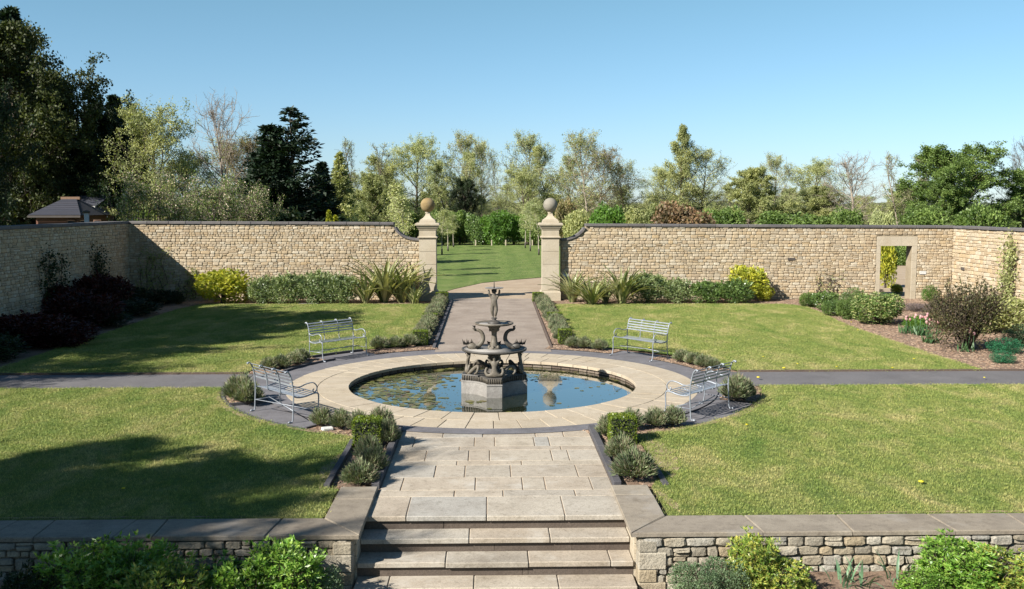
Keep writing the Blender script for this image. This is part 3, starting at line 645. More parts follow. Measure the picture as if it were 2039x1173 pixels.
def fill_stones(root, origin, ux, length, z0, ztop, mat, ch=(.07, .135), cw=(1.0, 2.4), proud=.028, skip=None, keep=300, near=False, score=None, seed=1, gap=.009):
    """courses of stones on a face; origin: world point at u=0; ux: unit vector along the face (the face looks to ux x z rotated -90)"""
    r = random.Random(seed); ang = math.atan2(ux[1], ux[0]); nrm = Vector((ux[1], -ux[0], 0)); sts = []
    z = z0; zmax = max(ztop(u) for u in [length*i/20 for i in range(21)])
    while z < zmax-.03:
        h = r.uniform(*ch); u = -r.random()*.2
        if zmax-(z+h) < .05: h = zmax-z
        while u < length:
            w = h*r.uniform(*cw)
            if r.random() < .16: w *= 1.35
            if r.random() < .22 and h > .09: hs = [h*.48, h*.52]
            else: hs = [h]
            zz = z
            for h1 in hs:
                a0, a1 = max(u, 0), min(u+w, length)
                if a1-a0 > .05:
                    ok = True; zt = min(ztop(a0), ztop(a1), ztop((a0+a1)/2)); h2 = min(zz+h1, zt-.004)-zz
                    if h2 < .035: ok = False
                    if ok and skip:
                        sk = skip(a0, a1, zz, zz+h2)
                        if sk is None: ok = False
                        else: a0, a1 = sk
                        if ok and a1-a0 < .05: ok = False
                    if ok: sts.append(((a0+a1)/2, zz+h2/2+(r.uniform(-.006, .006) if h2 == h1 else -.003), a1-a0-gap*r.uniform(.6, 1.6), h2-gap*r.uniform(.4, 1.6), r.randrange(8), proud*r.uniform(.6, 1.5), r.uniform(-.035, .035)))
                zz += h1
            u += w
        z += h
    sc = score or (lambda s: s[2]*s[3])
    order = sorted(range(len(sts)), key=lambda i: -sc(sts[i])); big = set(order[:keep])
    O = Vector(origin); mes = STN_ME if near else ST_ME; vs = STVN if near else STV; rest = MB()
    for i, (u, zc, w, h, k, d, tl) in enumerate(sts):
        p = O+Vector(ux)*u+Vector((0, 0, zc)); flip = -1 if i % 2 else 1
        if i in big:
            o = bpy.data.objects.new('stone', mes[k]); COL.objects.link(o); o.parent = root; o.location = p-Vector(root.location); o.rotation_euler = (0, tl, ang); o.scale = (w, d, h)
        else:
            Mx = Matrix.Translation(p) @ Matrix.Rotation(ang, 4, 'Z') @ Matrix.Rotation(tl, 4, 'Y') @ Matrix.Diagonal((w, d, h, 1))
            rest.add([Mx @ Vector(v) for v in vs[k].v], vs[k].f)
    for me in mes:
        if not me.materials: me.materials.append(mat)
    if rest.v: o = wpart('stonework', rest.mesh('stonework'), mat, root); tag(o, kind='stuff')
def coping_run(root, p0, p1, zt0, zt1, w, th, n, mat, name='coping_stone', bev=.012, back=0, mitre=None):
    p0 = Vector(p0); p1 = Vector(p1); d = p1-p0; ang = math.atan2(d.y, d.x); Ln = d.length; u = 0; ws = [random.uniform(.8, 1.2) for _ in range(n)]; s = sum(ws); pos = 0
    for k in range(n):
        l = Ln*ws[k]/s; b = MB(); b.bbox(-l/2+.004, l/2-.004, -w/2, w/2, -th, 0, bev)
        t = (pos+l/2)/Ln; c = p0+d*t; z = zt0+(zt1-zt0)*t
        b.build(name, mat, root, loc=Vector((c.x, c.y, z+random.uniform(-.003, .003)))-Vector(root.location), rot=(random.uniform(-.006, .006), -math.atan2(zt1-zt0, Ln), ang)); pos += l

YW = 36.62       # garden face of the back wall
def zl(x): return 2.94-.0045*(x+13.4)
def zr(x): return 2.84-.0055*(x-3.4)
TH = .48
def sweepL(x):   # wall top left of the gate, curving down to the pier
    if x < -3.62: return zl(x)-.09
    t = min(1, (x+3.62)/.96); c = math.sqrt(max(0, 1-(1-t)**2)); return 2.81-.60*c
def sweepR(x):
    if x > 3.55: return zr(x)-.09
    t = min(1, (3.55-x)/.96); c = math.sqrt(max(0, 1-(1-t)**2))**1.25; return 2.75-.55*c
def wall_core(root, xs, ztop, y0, y1, z0=-.1, hole=None):
    b = MB()
    for a, c in zip(xs[:-1], xs[1:]):
        for (za0, za1, ta, tc) in ([(z0, z0, ztop(a), ztop(c))] if not hole or c <= hole[0]+1e-6 or a >= hole[1]-1e-6 else [(hole[2], hole[2], ztop(a), ztop(c))]):
            b.add([(a, y0, za0), (c, y0, za1), (c, y1, za1), (a, y1, za0), (a, y0, ta), (c, y0, tc), (c, y1, tc), (a, y1, ta)],
                  [(0, 3, 2, 1), (4, 5, 6, 7), (0, 1, 5, 4), (2, 3, 7, 6), (0, 4, 7, 3), (1, 2, 6, 5)])
    return wpart('wall_core', b.mesh('wall_core'), M['mortar'], root)
def sweep_coping(root, xs, ztop, y0, y1, th, mat):
    for a, c in zip(xs[:-1], xs[1:]):
        p, q = Vector((a, 0, ztop(a))), Vector((c, 0, ztop(c))); t = (q-p).normalized(); nr = Vector((-t.z, 0, t.x)); g = t*.003
        pts = [p+g, q-g, q-g+nr*th, p+g+nr*th]
        if nr.z < 0: continue
        b = MB(); b.add([(v.x, y0, v.z) for v in pts]+[(v.x, y1, v.z) for v in pts], [(0, 1, 2, 3), (7, 6, 5, 4), (0, 4, 5, 1), (1, 5, 6, 2), (2, 6, 7, 3), (3, 7, 4, 0)])
        wpart('coping_stone', b.mesh('coping_stone'), mat, root)
gwl = empty('garden_wall', (-8, YW+TH/2, 0), 'sunlit honey stone wall left of the gate, its coping curving down to the pier', 'stone wall')
xsL = [-13.4, -3.62]+[-3.62+.96*(1-math.cos(PI/2*i/9)) for i in range(1, 10)]
wall_core(gwl, xsL, sweepL, YW, YW+TH)
fill_stones(gwl, (-13.4, YW, 0), (1, 0, 0), 10.74, .0, lambda u: sweepL(-13.4+u), M['rubble'], seed=1, score=lambda s: s[2]*s[3])
coping_run(gwl, (-13.42, YW+TH/2, 0), (-3.60, YW+TH/2, 0), zl(-13.4), zl(-3.6), TH+.15, .09, 15, M['coping'])
sweep_coping(gwl, [-3.60]+xsL[2:], sweepL, YW-.07, YW+TH+.07, .075, M['coping'])
gwr = empty('garden_wall', (9, YW+TH/2, 0), 'sunlit honey stone wall right of the gate, with a doorway near its right end', 'stone wall')
DX0, DX1, DZ = 14.66, 15.85, 2.0
xsR = sorted([2.62]+[3.55-.93*(1-math.cos(PI/2*i/9)) for i in range(0, 9)]+[DX0, DX1, 17.4])
wall_core(gwr, xsR, sweepR, YW, YW+TH, hole=(DX0, DX1, DZ+.002))
def skipR(a0, a1, z0, z1):
    x0, x1 = a0+2.62, a1+2.62
    L0, L1, LT = DX0-.16, DX1+.20, DZ+.36
    if z0 < LT and x1 > L0 and x0 < L1:
        if x0 < L0: return a0, L0-2.62
        if x1 > L1: return L1-2.62, a1
        return None
    return a0, a1
fill_stones(gwr, (2.62, YW, 0), (1, 0, 0), 14.78, .0, lambda u: sweepR(2.62+u), M['rubble'], skip=skipR, seed=2)
coping_run(gwr, (3.53, YW+TH/2, 0), (17.44, YW+TH/2, 0), zr(3.5), zr(17.4), TH+.15, .09, 20, M['coping'])
sweep_coping(gwr, sorted([3.53]+[x for x in xsR if x < 3.5]), sweepR, YW-.07, YW+TH+.07, .075, M['coping'])
# doorway dressings
def ashl(x0, x1, y0, y1, z0, z1, name='quoin', root=gwr):
    b = MB(); c = Vector(((x0+x1)/2, (y0+y1)/2, z0)); b.bbox(x0-c.x+.002, x1-c.x-.002, y0-c.y, y1-c.y, .002, z1-z0-.002, .004); b.build(name, M['ashlar'], root, loc=c-Vector(root.location))
z = -.02; k = 0
while z < DZ-.01:
    h = min([.30, .26, .33, .28][k % 4], DZ-z); h = DZ-z if DZ-z-h < .12 else h
    for (xa, xb, s) in ((DX0-(.16 if k % 2 else .155), DX0+.0, 1), (DX1, DX1+(.20 if k % 2 else .195), -1)):
        ashl(xa, xb, YW-.035, YW+TH+.01, z, z+h)
    z += h; k += 1
xs = [DX0-.16, DX0+.35, DX0+.78, DX1+.20]
for a, c in zip(xs[:-1], xs[1:]): ashl(a, c, YW-.04, YW+TH+.01, DZ, DZ+.35, 'lintel_stone')
for (px, py, mt, w, h, lb) in ((1126, 548, 'white', .22, .10, 'white plate'), (1838, 543, 'white', .24, .12, 'white plate'), (1576, 516, 'darkplate', .28, .09, 'dark vent slot')):
    x, z = atY(px, py, YW-.04); b = MB(); b.bbox(-w/2, w/2, 0, .05, -h/2, h/2, .004); o = b.build('wall_plate', M[mt], gwr, loc=Vector((x, YW-.05, z))-Vector(gwr.location)); o['label'] = lb+' set in the stonework'
# side walls
gsl = empty('garden_wall', (-13.6, 27, 0), 'shaded stone wall along the left edge of the garden with dark coping', 'stone wall')
b = MB(); b.box(-13.86, -13.4, 10.6, YW+TH, -.1, 2.85); wpart('wall_core', b.mesh('wall_core'), M['mortar'], gsl)
fill_stones(gsl, (-13.4, 22.5, 0), (0, 1, 0), YW-22.5, 0, lambda u: 2.855, M['rubble'], seed=3, score=lambda s: s[2]*s[3]*(1 if s[0] > 3 else .01))
coping_run(gsl, (-13.63, 10.6, 0), (-13.63, YW-.08, 0), 2.95, 2.94, .62, .09, 38, M['coping'])
gsr = empty('garden_wall', (17.6, 30, 0), 'pale sunlit stone wall along the right edge of the garden', 'stone wall')
b = MB(); b.box(17.42, 17.88, 18, YW+TH, -.1, 2.66); wpart('wall_core', b.mesh('wall_core'), M['mortar'], gsr)
fill_stones(gsr, (17.42, YW, 0), (0, -1, 0), YW-24, 0, lambda u: 2.665, M['rubble'], seed=4, ch=(.10, .17))
coping_run(gsr, (17.65, 18, 0), (17.65, YW-.08, 0), 2.76, 2.76, .62, .09, 30, M['coping'])
y, z = 35.9, 1.15
b = MB(); b.bbox(-.05, 0, -.12, .12, -.05, .05, .004); o = b.build('wall_plate', M['darkplate'], gsr, loc=Vector((17.40, 35.7, 1.2))-Vector(gsr.location)); o['label'] = 'small dark vent set in the stonework'

# gate piers
def pier(x, y, label, ballmat, grp='gate piers'):
    o = empty('gate_pier', (x, y, 0), label, 'gate pier', grp)
    b = MB(); b.sq([(.375, -.05), (.375, .30), (.35, .33), (.345, .36)]); b.build('plinth', M['ashlar'], o)
    z = .36; k = 0
    for h in (.48, .50, .48, .48):
        b = MB(); b.sq([(.308, z+.004), (.312, z+.010), (.312, z+h-.010), (.308, z+h-.004)]); b.build('shaft_block', M['ashlar'], o); z += h
    b = MB(); b.sq([(.30, z), (.36, z+.02), (.365, z+.06), (.31, z+.09)]); b.build('band', M['ashlar'], o)
    b = MB(); b.sq([(.305, z+.09), (.305, z+.31)]); b.build('neck_block', M['ashlar'], o)
    b = MB(); b.sq([(.31, z+.31), (.335, z+.33), (.34, z+.36), (.37, z+.39), (.395, z+.44), (.40, z+.47), (.44, z+.485), (.44, z+.555), (.40, z+.575)]); b.build('cap', M['ashlar'], o)
    zc = z+.575
    b = MB(); b.sq([(.30, zc), (.30, zc+.07), (.27, zc+.085), (.27, zc+.12), (.24, zc+.13), (.16, zc+.19), (.095, zc+.27), (.075, zc+.34), (.07, zc+.37)]); b.build('finial_base', M['ashlar'], o)
    b = MB(); b.lathe([(.06, zc+.355), (.10, zc+.37), (.10, zc+.39), (.07, zc+.41)], 16); b.build('finial_collar', M['ashlar'], o)
    b = MB(); b.ell((0, 0, zc+.41+.25), (.265, .265, .265), 32, 20); b.build('ball', M[ballmat], o)
    print('pier top', zc+.41+.515)
    return o
pier(-2.345, 36.62, 'left pale stone gate pier with an ochre stained ball on top', 'ball_a')
pier(2.21, 36.62, 'right pale stone gate pier with a grey stone ball on top', 'ball_b')

# retaining walls with copings and cheeks
def retaining(side, label):
    s = side; o = empty('retaining_wall', (s*5, 10.3, 0), label, 'stone wall'); xe = 1.50
    x0, x1 = (1.56, 12) if s > 0 else (-12, -1.56)
    b = MB(); b.box(x0, x1, 10.145, 10.65, -.9, .0); b.box(*((1.515, 1.9) if s > 0 else (-1.9, -1.515)), 10.13, 11.85, -.9, .001); wpart('wall_core', b.mesh('wall_core'), M['mortar'], o)
    fill_stones(o, (x0, 10.13, 0), (1, 0, 0), x1-x0, -.82, lambda u: .004, M['rubble_near'], ch=(.065, .15), cw=(1.0, 2.4), proud=.045, near=True, seed=20+s, keep=300, score=lambda q: 1 if abs(x0+q[0]) < 6.2 else 0, gap=.014)
    # end quoins of the cheek, and its smooth side face
    zz = -.80
    hs = [.15, .17, .14, .19, .13]
    for k, h in enumerate(hs):
        w = .30 if k % 2 else .20; b = MB(); b.bbox(-w/2, w/2, -.10, .10, .004, h-.008, .012)
        b.build('quoin', M['rubble_near'], o, loc=Vector((s*(xe+.012+w/2), 10.16, zz))-Vector(o.location)); zz += h
    zz = -.80; r = random.Random(5+s)
    while zz < -.04:
        h = min(r.uniform(.10, .16), -.03-zz); y = 10.27
        while y < 11.8:
            l = r.uniform(.18, .38); b = MB(); b.bbox(-.015, .02, 0, min(l, 11.85-y)-.008, 0, h-.008, .004); b.build('cheek_stone', M['ashlar'], o, loc=Vector((s*1.507, y, zz))-Vector(o.location)); y += l
        zz += h
    # coping: runs with a mitre at the corner
    zt = .055; th = .048
    def poly(pts, name='coping_slab'):
        c = sum((Vector((p[0], p[1], 0)) for p in pts), Vector())/len(pts)
        P = [Vector((p[0], p[1], 0)) for p in pts]; P = [c+(p-c)*(1-.006/max(.2, (p-c).length)) for p in P]; I = [c+(p-c)*(1-.012/max(.2, (p-c).length)) for p in P]
        n = len(P); b = MB(); V = [p+Vector((0, 0, zt-th)) for p in P]+[p+Vector((0, 0, zt-.010)) for p in P]+[p+Vector((0, 0, zt)) for p in I]
        ar = sum(P[i].x*P[(i+1) % n].y-P[(i+1) % n].x*P[i].y for i in range(n)); Fs = [tuple(range(n-1, -1, -1)), tuple(range(2*n, 3*n))]+[(l+i, l+(i+1) % n, l+n+(i+1) % n, l+n+i) for l in (0, n) for i in range(n)]
        if ar < 0: Fs = [f[::-1] for f in Fs]
        b.add([v-c for v in V], Fs); b.build(name, M['coping_near'], o, loc=c-Vector(o.location))
    xi, xo, yf, yb = 1.435, 1.90, 10.08, 10.66
    cuts = [11.88, 11.36] if s < 0 else [11.88, 11.47]
    poly([(s*xi, cuts[1]), (s*xi, cuts[0]), (s*xo, cuts[0]), (s*xo, cuts[1])])
    poly([(s*xi, yf), (s*xi, cuts[1]), (s*xo, cuts[1]), (s*xo, yb)])
    xs = [xo]+([2.78, 3.82, 4.85, 5.75, 6.7, 7.7, 8.8, 10, 11, 12] if s > 0 else [2.36, 3.62, 3.95, 4.85, 5.25, 5.95, 7, 8, 9, 10, 11, 12])
    f = [xi]+[x+(-.02 if i % 2 else .06) for i, x in enumerate(xs[1:])]
    for i in range(len(xs)-1): poly([(s*f[i], yf), (s*f[i+1], yf), (s*xs[i+1], yb), (s*xs[i], yb)])
    return o
retaining(-1, 'low rubble retaining wall with broad slab coping left of the steps')
retaining(1, 'low rubble retaining wall with broad slab coping right of the steps')

# ------------------------------------------------------------------ benches
def bez(pts, n=8):
    """Catmull-Rom through the points"""
    P = [Vector(p) for p in pts]; P = [P[0]*2-P[1]]+P+[P[-1]*2-P[-2]]; out = []
    for i in range(1, len(P)-2):
        for k in range(n):
            t = k/n; a, b, c, d = P[i-1], P[i], P[i+1], P[i+2]
            out.append(.5*((2*b)+(c-a)*t+(2*a-5*b+4*c-d)*t*t+(3*b-a-3*c+d)*t**3))
    out.append(P[-2]); return out
def make_bench(label):
    o = empty('garden_bench', (0, 0, 0), label, 'bench', 'four wirework benches round the pool'); w = .64; mt = M['bench']
    # local: x along the bench, -y forward (front), origin at ground centre
    for s in (-1, 1):
        x = s*w
        b = MB(); back = bez([(x, .30, .02), (x, .25, .03), (x, .235, .20), (x, .225, .42), (x, .235, .60), (x, .275, .78), (x, .325, .85), (x, .35, .84)]); b.tube(back, .0115, 6)
        b.ell((x, .355, .838), (.02, .022, .022), 8, 6); b.ell((x, .305, .018), (.016, .03, .018), 8, 6); b.build('rear_leg', mt, o)
        b = MB(); leg = bez([(x, -.31, .018), (x, -.27, .03), (x, -.235, .18), (x, -.24, .38), (x, -.21, .435), (x, -.12, .43), (x, 0, .405), (x, .12, .40), (x, .20, .42), (x, .228, .46)]); b.tube(leg, .0115, 6)
        b.ell((x, -.315, .018), (.016, .03, .018), 8, 6); b.build('front_leg', mt, o)
        b = MB(); arm = bez([(x, .245, .62), (x, .20, .585), (x, .10, .575), (x, -.02, .61), (x, -.14, .615), (x, -.21, .55), (x, -.20, .48), (x, -.155, .455), (x, -.135, .49), (x, -.155, .51)]); b.tube(arm, .0105, 6); b.build('arm_rest', mt, o)
        b = MB(); b.tube([(x, -.24, .20), (x, .235, .20)], .007, 5); b.build('side_stretcher', mt, o)
    for i in (-1, 1):
        x = i*w/3
        b = MB(); b.tube(bez([(x, .20, .42), (x, .225, .46), (x, .235, .60), (x, .275, .78), (x, .325, .85), (x, .35, .84)]), .010, 6); b.ell((x, .355, .838), (.02, .022, .022), 8, 6); b.build('back_stay', mt, o)
        b = MB(); b.tube(bez([(x, -.21, .428), (x, -.12, .42), (x, 0, .398), (x, .12, .393), (x, .20, .412)]), .009, 6); b.build('seat_stay', mt, o)
    for k in range(5):
        z = .60+.056*k; y = .233+(.0 if k < 2 else .0)+.10*((k/4.0)**2)*.75; b = MB()
        a = R(-8-10*k); Mx = Matrix.Translation((0, y-.012, z)) @ Matrix.Rotation(a, 4, 'X'); b.box(-w, w, -.003, .003, -.0135, .0135, Mx); b.build('back_slat', mt, o)
    for k in range(8):
        y = -.215+.057*k; z = .43 if k == 0 else .43-.035*math.sin(PI*min(1, (k)/8)); b = MB(); b.box(-w, w, y-.017, y+.017, z+.008, z+.014); b.build('seat_slat', mt, o)
    for (p, q) in (((-w, .235, .20), (w, -.02, .215)), ((w, .235, .20), (-w, -.02, .20))):
        b = MB(); b.tube([p, q], .008, 5); b.build('brace', mt, o)
    return o
B = make_bench('dark looking metal bench on the far left of the pool before the streaked lawn')
def put(o, x, y, face):
    # face: direction the sitter looks; local front is -y
    o.location = (x, y, 0); o.rotation_euler = (0, 0, math.atan2(face[1], face[0])+PI/2)
bl = [(-3.56, 22.58, (.74, -.67), None), (-3.48, 16.35, (.755, .655), 'pale metal bench at the near left of the pool seen from behind'), (3.42, 22.46, (-.80, -.60), 'pale metal bench on the far right of the pool facing the fountain'), (3.47, 16.35, (-.74, .67), 'blue grey metal bench at the near right of the pool seen edge on from behind')]
cps = [B]+[copy_tree(B) for _ in range(3)]
for c, (x, y, f, lb) in zip(cps, bl):
    put(c, x, y, f)
    if lb: c['label'] = lb

# ------------------------------------------------------------------ fountain
def skinned(name, verts, edges, radii, mat, parent, loc=(0, 0, 0), rz=0, sub=1, scale=1):
    me = bpy.data.meshes.new(name); me.from_pydata([tuple(v) for v in verts], edges, []); o = bpy.data.objects.new(name, me); COL.objects.link(o)
    m1 = o.modifiers.new('skin', 'SKIN'); m1.use_smooth_shade = True; m1.branch_smoothing = .6
    for i, rr in enumerate(radii):
        sv_ = me.skin_vertices[0].data[i]; sv_.radius = (rr, rr) if not hasattr(rr, '__len__') else rr; sv_.use_root = (i == 0)
    m2 = o.modifiers.new('sub', 'SUBSURF'); m2.levels = sub; m2.render_levels = sub
    dg = bpy.context.evaluated_depsgraph_get(); ev = o.evaluated_get(dg); nm = bpy.data.meshes.new_from_object(ev, depsgraph=dg)
    bpy.data.objects.remove(o); nm.materials.clear(); nm.materials.append(mat)
    nm.polygons.foreach_set('use_smooth', [True]*len(nm.polygons))
    r = link(name, nm, None, parent, loc=loc, rot=(0, 0, rz)); r.scale = (scale,)*3; return r
FC = (0.03, 18.95)
ft = empty('fountain', (FC[0], FC[1], -.4), 'tiered bronze fountain with mermaids, dolphins and a child holding up a dish', 'fountain')
def F0(v): return (v[0], v[1], v[2]+.4)
# cross-shaped base: four narrow noses joined by hollow curves
def crossplan(Rn, hw, depth, n=8):
    pts = []
    for q in range(4):
        a = -PI/2+q*PI/2; c, s = math.cos(a), math.sin(a); t = (-s, c)
        p0 = (c*Rn-t[0]*hw, s*Rn-t[1]*hw); p1 = (c*Rn+t[0]*hw, s*Rn+t[1]*hw)
        a2 = a+PI/2; c2, s2 = math.cos(a2), math.sin(a2); t2 = (-s2, c2); p2 = (c2*Rn-t2[0]*hw, s2*Rn-t2[1]*hw)
        pts.append(p0)
        for k in range(n+1):
            u = k/n; m = math.sin(PI*u)**.8*depth; mx, my = (c+c2)/math.sqrt(2), (s+s2)/math.sqrt(2)
            pts.append((p1[0]*(1-u)+p2[0]*u-mx*m, p1[1]*(1-u)+p2[1]*u-my*m))
        pts.pop()
    return pts
def prism(pts, z0, z1, b=None, sc0=1, sc1=1):
    b = b or MB(); n = len(pts); b.add([(x*sc0, y*sc0, z0) for x, y in pts]+[(x*sc1, y*sc1, z1) for x, y in pts], [tuple(range(n-1, -1, -1)), tuple(range(n, 2*n))]+[(i, (i+1) % n, n+(i+1) % n, n+i) for i in range(n)]); return b
cp = crossplan(.64, .145, .10)
b = prism(cp, 0, .51); prism(cp, .51, .525, b, 1.02, 1.02); prism(cp, .525, .535, b, .98, .98); b.build('base', M['lead_pale'], ft)
b = prism(cp, .535, .635, None, .92, .94); b.build('band', M['lead'], ft)
b = MB(); cq = crossplan(.64*.965, .139, .10, 14)
for i in range(len(cq)):     # upright flutes on the band
    p, q = cq[i], cq[(i+1) % len(cq)]; d = math.hypot(q[0]-p[0], q[1]-p[1]); k = max(1, int(d/.032)) if d > .05 else 1
    for j in range(k):
        t = (j+.5)/k; x, y = p[0]*(1-t)+q[0]*t, p[1]*(1-t)+q[1]*t; b.tube([(x, y, .54), (x*1.01, y*1.01, .635)], .009, 5)
tag(b.build('flutes', M['lead_fig'], ft), kind='stuff')
b = prism(cp, .635, .655, None, .98, .95); b.build('ledge', M['lead'], ft)
b = MB(); b.lathe([(.20, .655), (.12, .70), (.09, .80), (.10, .95), (.16, 1.06)], 20); b.build('core', M['lead'], ft)
# mermaid caryatids on the noses
def mermaid(a):
    V = [(0, -.02, .10), (0, -.02, .20), (0, -.015, .27), (0, -.01, .32), (0, -.02, .385),       # hips, waist, chest, neck, head
         (-.065, 0, .285), (-.115, .02, .35), (-.075, .03, .44), (.065, 0, .285), (.115, .02, .35), (.075, .03, .44),   # arms raised to the basin
         (-.06, -.04, .04), (-.13, -.02, .03), (-.17, .0, .10), (-.15, .02, .18), (-.11, .03, .15),       # coiled tail left
         (.06, -.04, .04), (.13, -.02, .03), (.17, .0, .10), (.15, .02, .18), (.11, .03, .15), (0, -.05, .03)]
    E = [(0, 1), (1, 2), (2, 3), (3, 4), (2, 5), (5, 6), (6, 7), (2, 8), (8, 9), (9, 10), (0, 11), (11, 12), (12, 13), (13, 14), (14, 15), (0, 16), (16, 17), (17, 18), (18, 19), (19, 20), (0, 21)]
    rad = [.06, .042, .055, .022, .040, .03, .023, .017, .03, .023, .017, .045, .038, .032, .024, .012, .045, .038, .032, .024, .012, .04]
    o = skinned('mermaid', V, E, rad, M['lead_fig'], ft, loc=(math.cos(a)*.50, math.sin(a)*.50, .655), rz=a+PI/2, sub=2)
    b = MB(); b.ell((0, -.058, .385), (.008, .012, .012), 6, 4); b.ell((-.012, -.052, .398), (.006, .005, .006), 6, 4); b.ell((.012, -.052, .398), (.006, .005, .006), 6, 4); b.ell((0, .0, .40), (.046, .045, .04), 10, 6); b.build('hair_and_face', M['lead'], o)
for q in range(4): mermaid(-PI/2+q*PI/2)
for q in range(4):     # fish tails looping along the hollow sides
    a = -PI/2+q*PI/2; b = MB(); P = bez([(.13, -.50, .66), (.20, -.40, .76), (.29, -.33, .83), (.37, -.31, .82), (.40, -.33, .74), (.36, -.38, .69)])
    n = len(P); b.tube([Matrix.Rotation(a+PI/2, 4, 'Z') @ p for p in P], [.045-.028*i/n for i in range(n)], 8); b.build('tail', M['lead_fig'], ft)
b = MB(); b.lathe([(.10, 1.03), (.30, 1.05), (.55, 1.085), (.615, 1.10), (.635, 1.115), (.635, 1.14), (.61, 1.145), (.58, 1.125), (.30, 1.10), (.02, 1.095)], 48); b.build('basin', M['lead'], ft)
b = MB(); b.lathe([(.02, 1.127), (.585, 1.131), (.02, 1.120)], 48); b.build('basin_floor', M['lead_pale'], ft)
b = MB(); b.lathe([(.13, 1.10), (.12, 1.15), (.07, 1.19), (.085, 1.23), (.065, 1.27), (.05, 1.40), (.055, 1.46), (.08, 1.50), (.12, 1.55), (.14, 1.585)], 20); b.build('stem', M['lead_fig'], ft)
for k in range(6):
    a = k*PI/3+.3; b = MB(); b.ell((.10*math.cos(a), .10*math.sin(a), 1.16), (.035, .035, .045), 8, 6); b.ell((.085*math.cos(a), .085*math.sin(a), 1.50), (.022, .022, .03), 8, 6); b.build('leaf_boss', M['lead_fig'], ft)
def dolphin(a):
    P = bez([(.50, 0, 1.15), (.44, 0, 1.175), (.36, 0, 1.17), (.27, 0, 1.22), (.215, 0, 1.32), (.235, 0, 1.43), (.30, 0, 1.49), (.375, 0, 1.505), (.40, 0, 1.55)], 6); n = len(P)
    rd = []
    for i in range(n):
        t = i/(n-1); rd.append(.022+.05*math.sin(PI*min(1, t*2.2+.18)) if t < .3 else .052-.032*(t-.3)/.7)
    b = MB(); Mx = Matrix.Rotation(a, 4, 'Z'); b.tube([Mx @ p for p in P], rd, 10); o = b.build('dolphin', M['lead_fig'] if a > 2 else M['lead'], ft)
    b = MB()
    for (y, z) in ((-.06, 1.55), (.06, 1.55), (0, 1.60)):     # tail fluke under the upper bowl
        b.add([Mx @ Vector(v) for v in ((.37, 0, 1.515), (.36, y-.03, z-.02), (.43, y, z-.015), (.40, y+.03, z-.03))], [(0, 1, 2, 3), (3, 2, 1, 0)])
    for k in range(9):      # spiny fins round the head
        t = -.9+k*.23; c = Vector((.42+.02*k, 0, 1.21)); d = Vector((math.sin(t)*.5, math.cos(k*2.1)*.6, 1)).normalized(); s = Vector((.02, .012, 0))
        b.add([Mx @ (c-s), Mx @ (c+s), Mx @ (c+d*(.07+.03*(k % 3)))], [(0, 1, 2), (2, 1, 0)])
    for y in (-1, 1):
        b.add([Mx @ Vector(v) for v in ((.40, y*.04, 1.17), (.34, y*.05, 1.20), (.30, y*.14, 1.24), (.38, y*.13, 1.17))], [(0, 1, 2, 3), (3, 2, 1, 0)])
    b.tube([Mx @ Vector(v) for v in ((.49, 0, 1.15), (.53, 0, 1.17), (.55, 0, 1.21))], [.02, .014, .006], 6)
    b.build('fins', M['lead'], o)
for a in (PI, 0, PI/2): dolphin(a)
b = MB(); b.lathe([(.10, 1.575), (.22, 1.585), (.33, 1.60), (.37, 1.615), (.378, 1.63), (.37, 1.645), (.345, 1.632), (.22, 1.61), (.02, 1.605)], 40); b.build('upper_bowl', M['lead_fig'], ft)
b = MB(); b.lathe([(.02, 1.618), (.345, 1.624), (.02, 1.612)], 40); b.build('bowl_floor', M['lead_pale'], ft)
b = MB(); b.lathe([(.12, 1.60), (.13, 1.64), (.10, 1.67), (.05, 1.69), (.035, 1.71), (.06, 1.725), (.06, 1.735), (.02, 1.74)], 20); b.build('pedestal', M['lead'], ft)
# the child: one body, arms raised
hz = 1.735
V = [(0, 0, .235), (0, .005, .30), (0, .0, .355), (0, .0, .395), (0, -.005, .445),
     (-.03, .0, .20), (-.034, -.012, .11), (-.020, .012, .02), (-.024, -.02, .006), (.03, 0, .20), (.036, -.018, .115), (.020, .008, .02), (.024, -.025, .006),
     (-.06, 0, .365), (-.088, -.01, .42), (-.092, .0, .485), (.06, 0, .365), (.088, -.01, .42), (.092, .0, .485)]
E = [(0, 1), (1, 2), (2, 3), (3, 4), (0, 5), (5, 6), (6, 7), (7, 8), (0, 9), (9, 10), (10, 11), (11, 12), (2, 13), (13, 14), (14, 15), (2, 16), (16, 17), (17, 18)]
rad = [.054, .054, .054, .024, .038, .042, .030, .018, .012, .042, .030, .018, .012, .026, .021, .015, .026, .021, .015]
ch = skinned('child_statue', V, E, rad, M['lead_fig'], ft, loc=(0, 0, hz), sub=2); ch.scale = (1.14,)*3
b = MB(); b.ell((0, .004, .455), (.043, .043, .038), 12, 8)
for k in range(14): b.ell((.034*math.cos(k*1.9), .004+.034*math.sin(k*1.9), .455+.02*math.sin(k*2.7)), (.013, .013, .013), 6, 4)
b.build('curly_hair', M['lead'], ch)
b = MB(); b.ell((0, -.04, .443), (.006, .009, .007), 6, 4); b.ell((-.012, -.036, .455), (.004, .004, .004), 6, 4); b.ell((.012, -.036, .455), (.004, .004, .004), 6, 4); b.ell((0, -.038, .427), (.008, .004, .003), 6, 4); b.build('face', M['lead_fig'], ch)
b = MB(); b.lathe([(.02, hz+.557), (.10, hz+.562), (.17, hz+.575), (.185, hz+.585), (.178, hz+.59), (.10, hz+.578), (.02, hz+.572)], 28); b.build('dish', M['lead_pale'], ft)
b = MB(); b.lathe([(.014, hz+.57), (.010, hz+.64), (.006, hz+.70), (.003, hz+.73)], 8); b.build('jet_spike', M['lead'], ft)

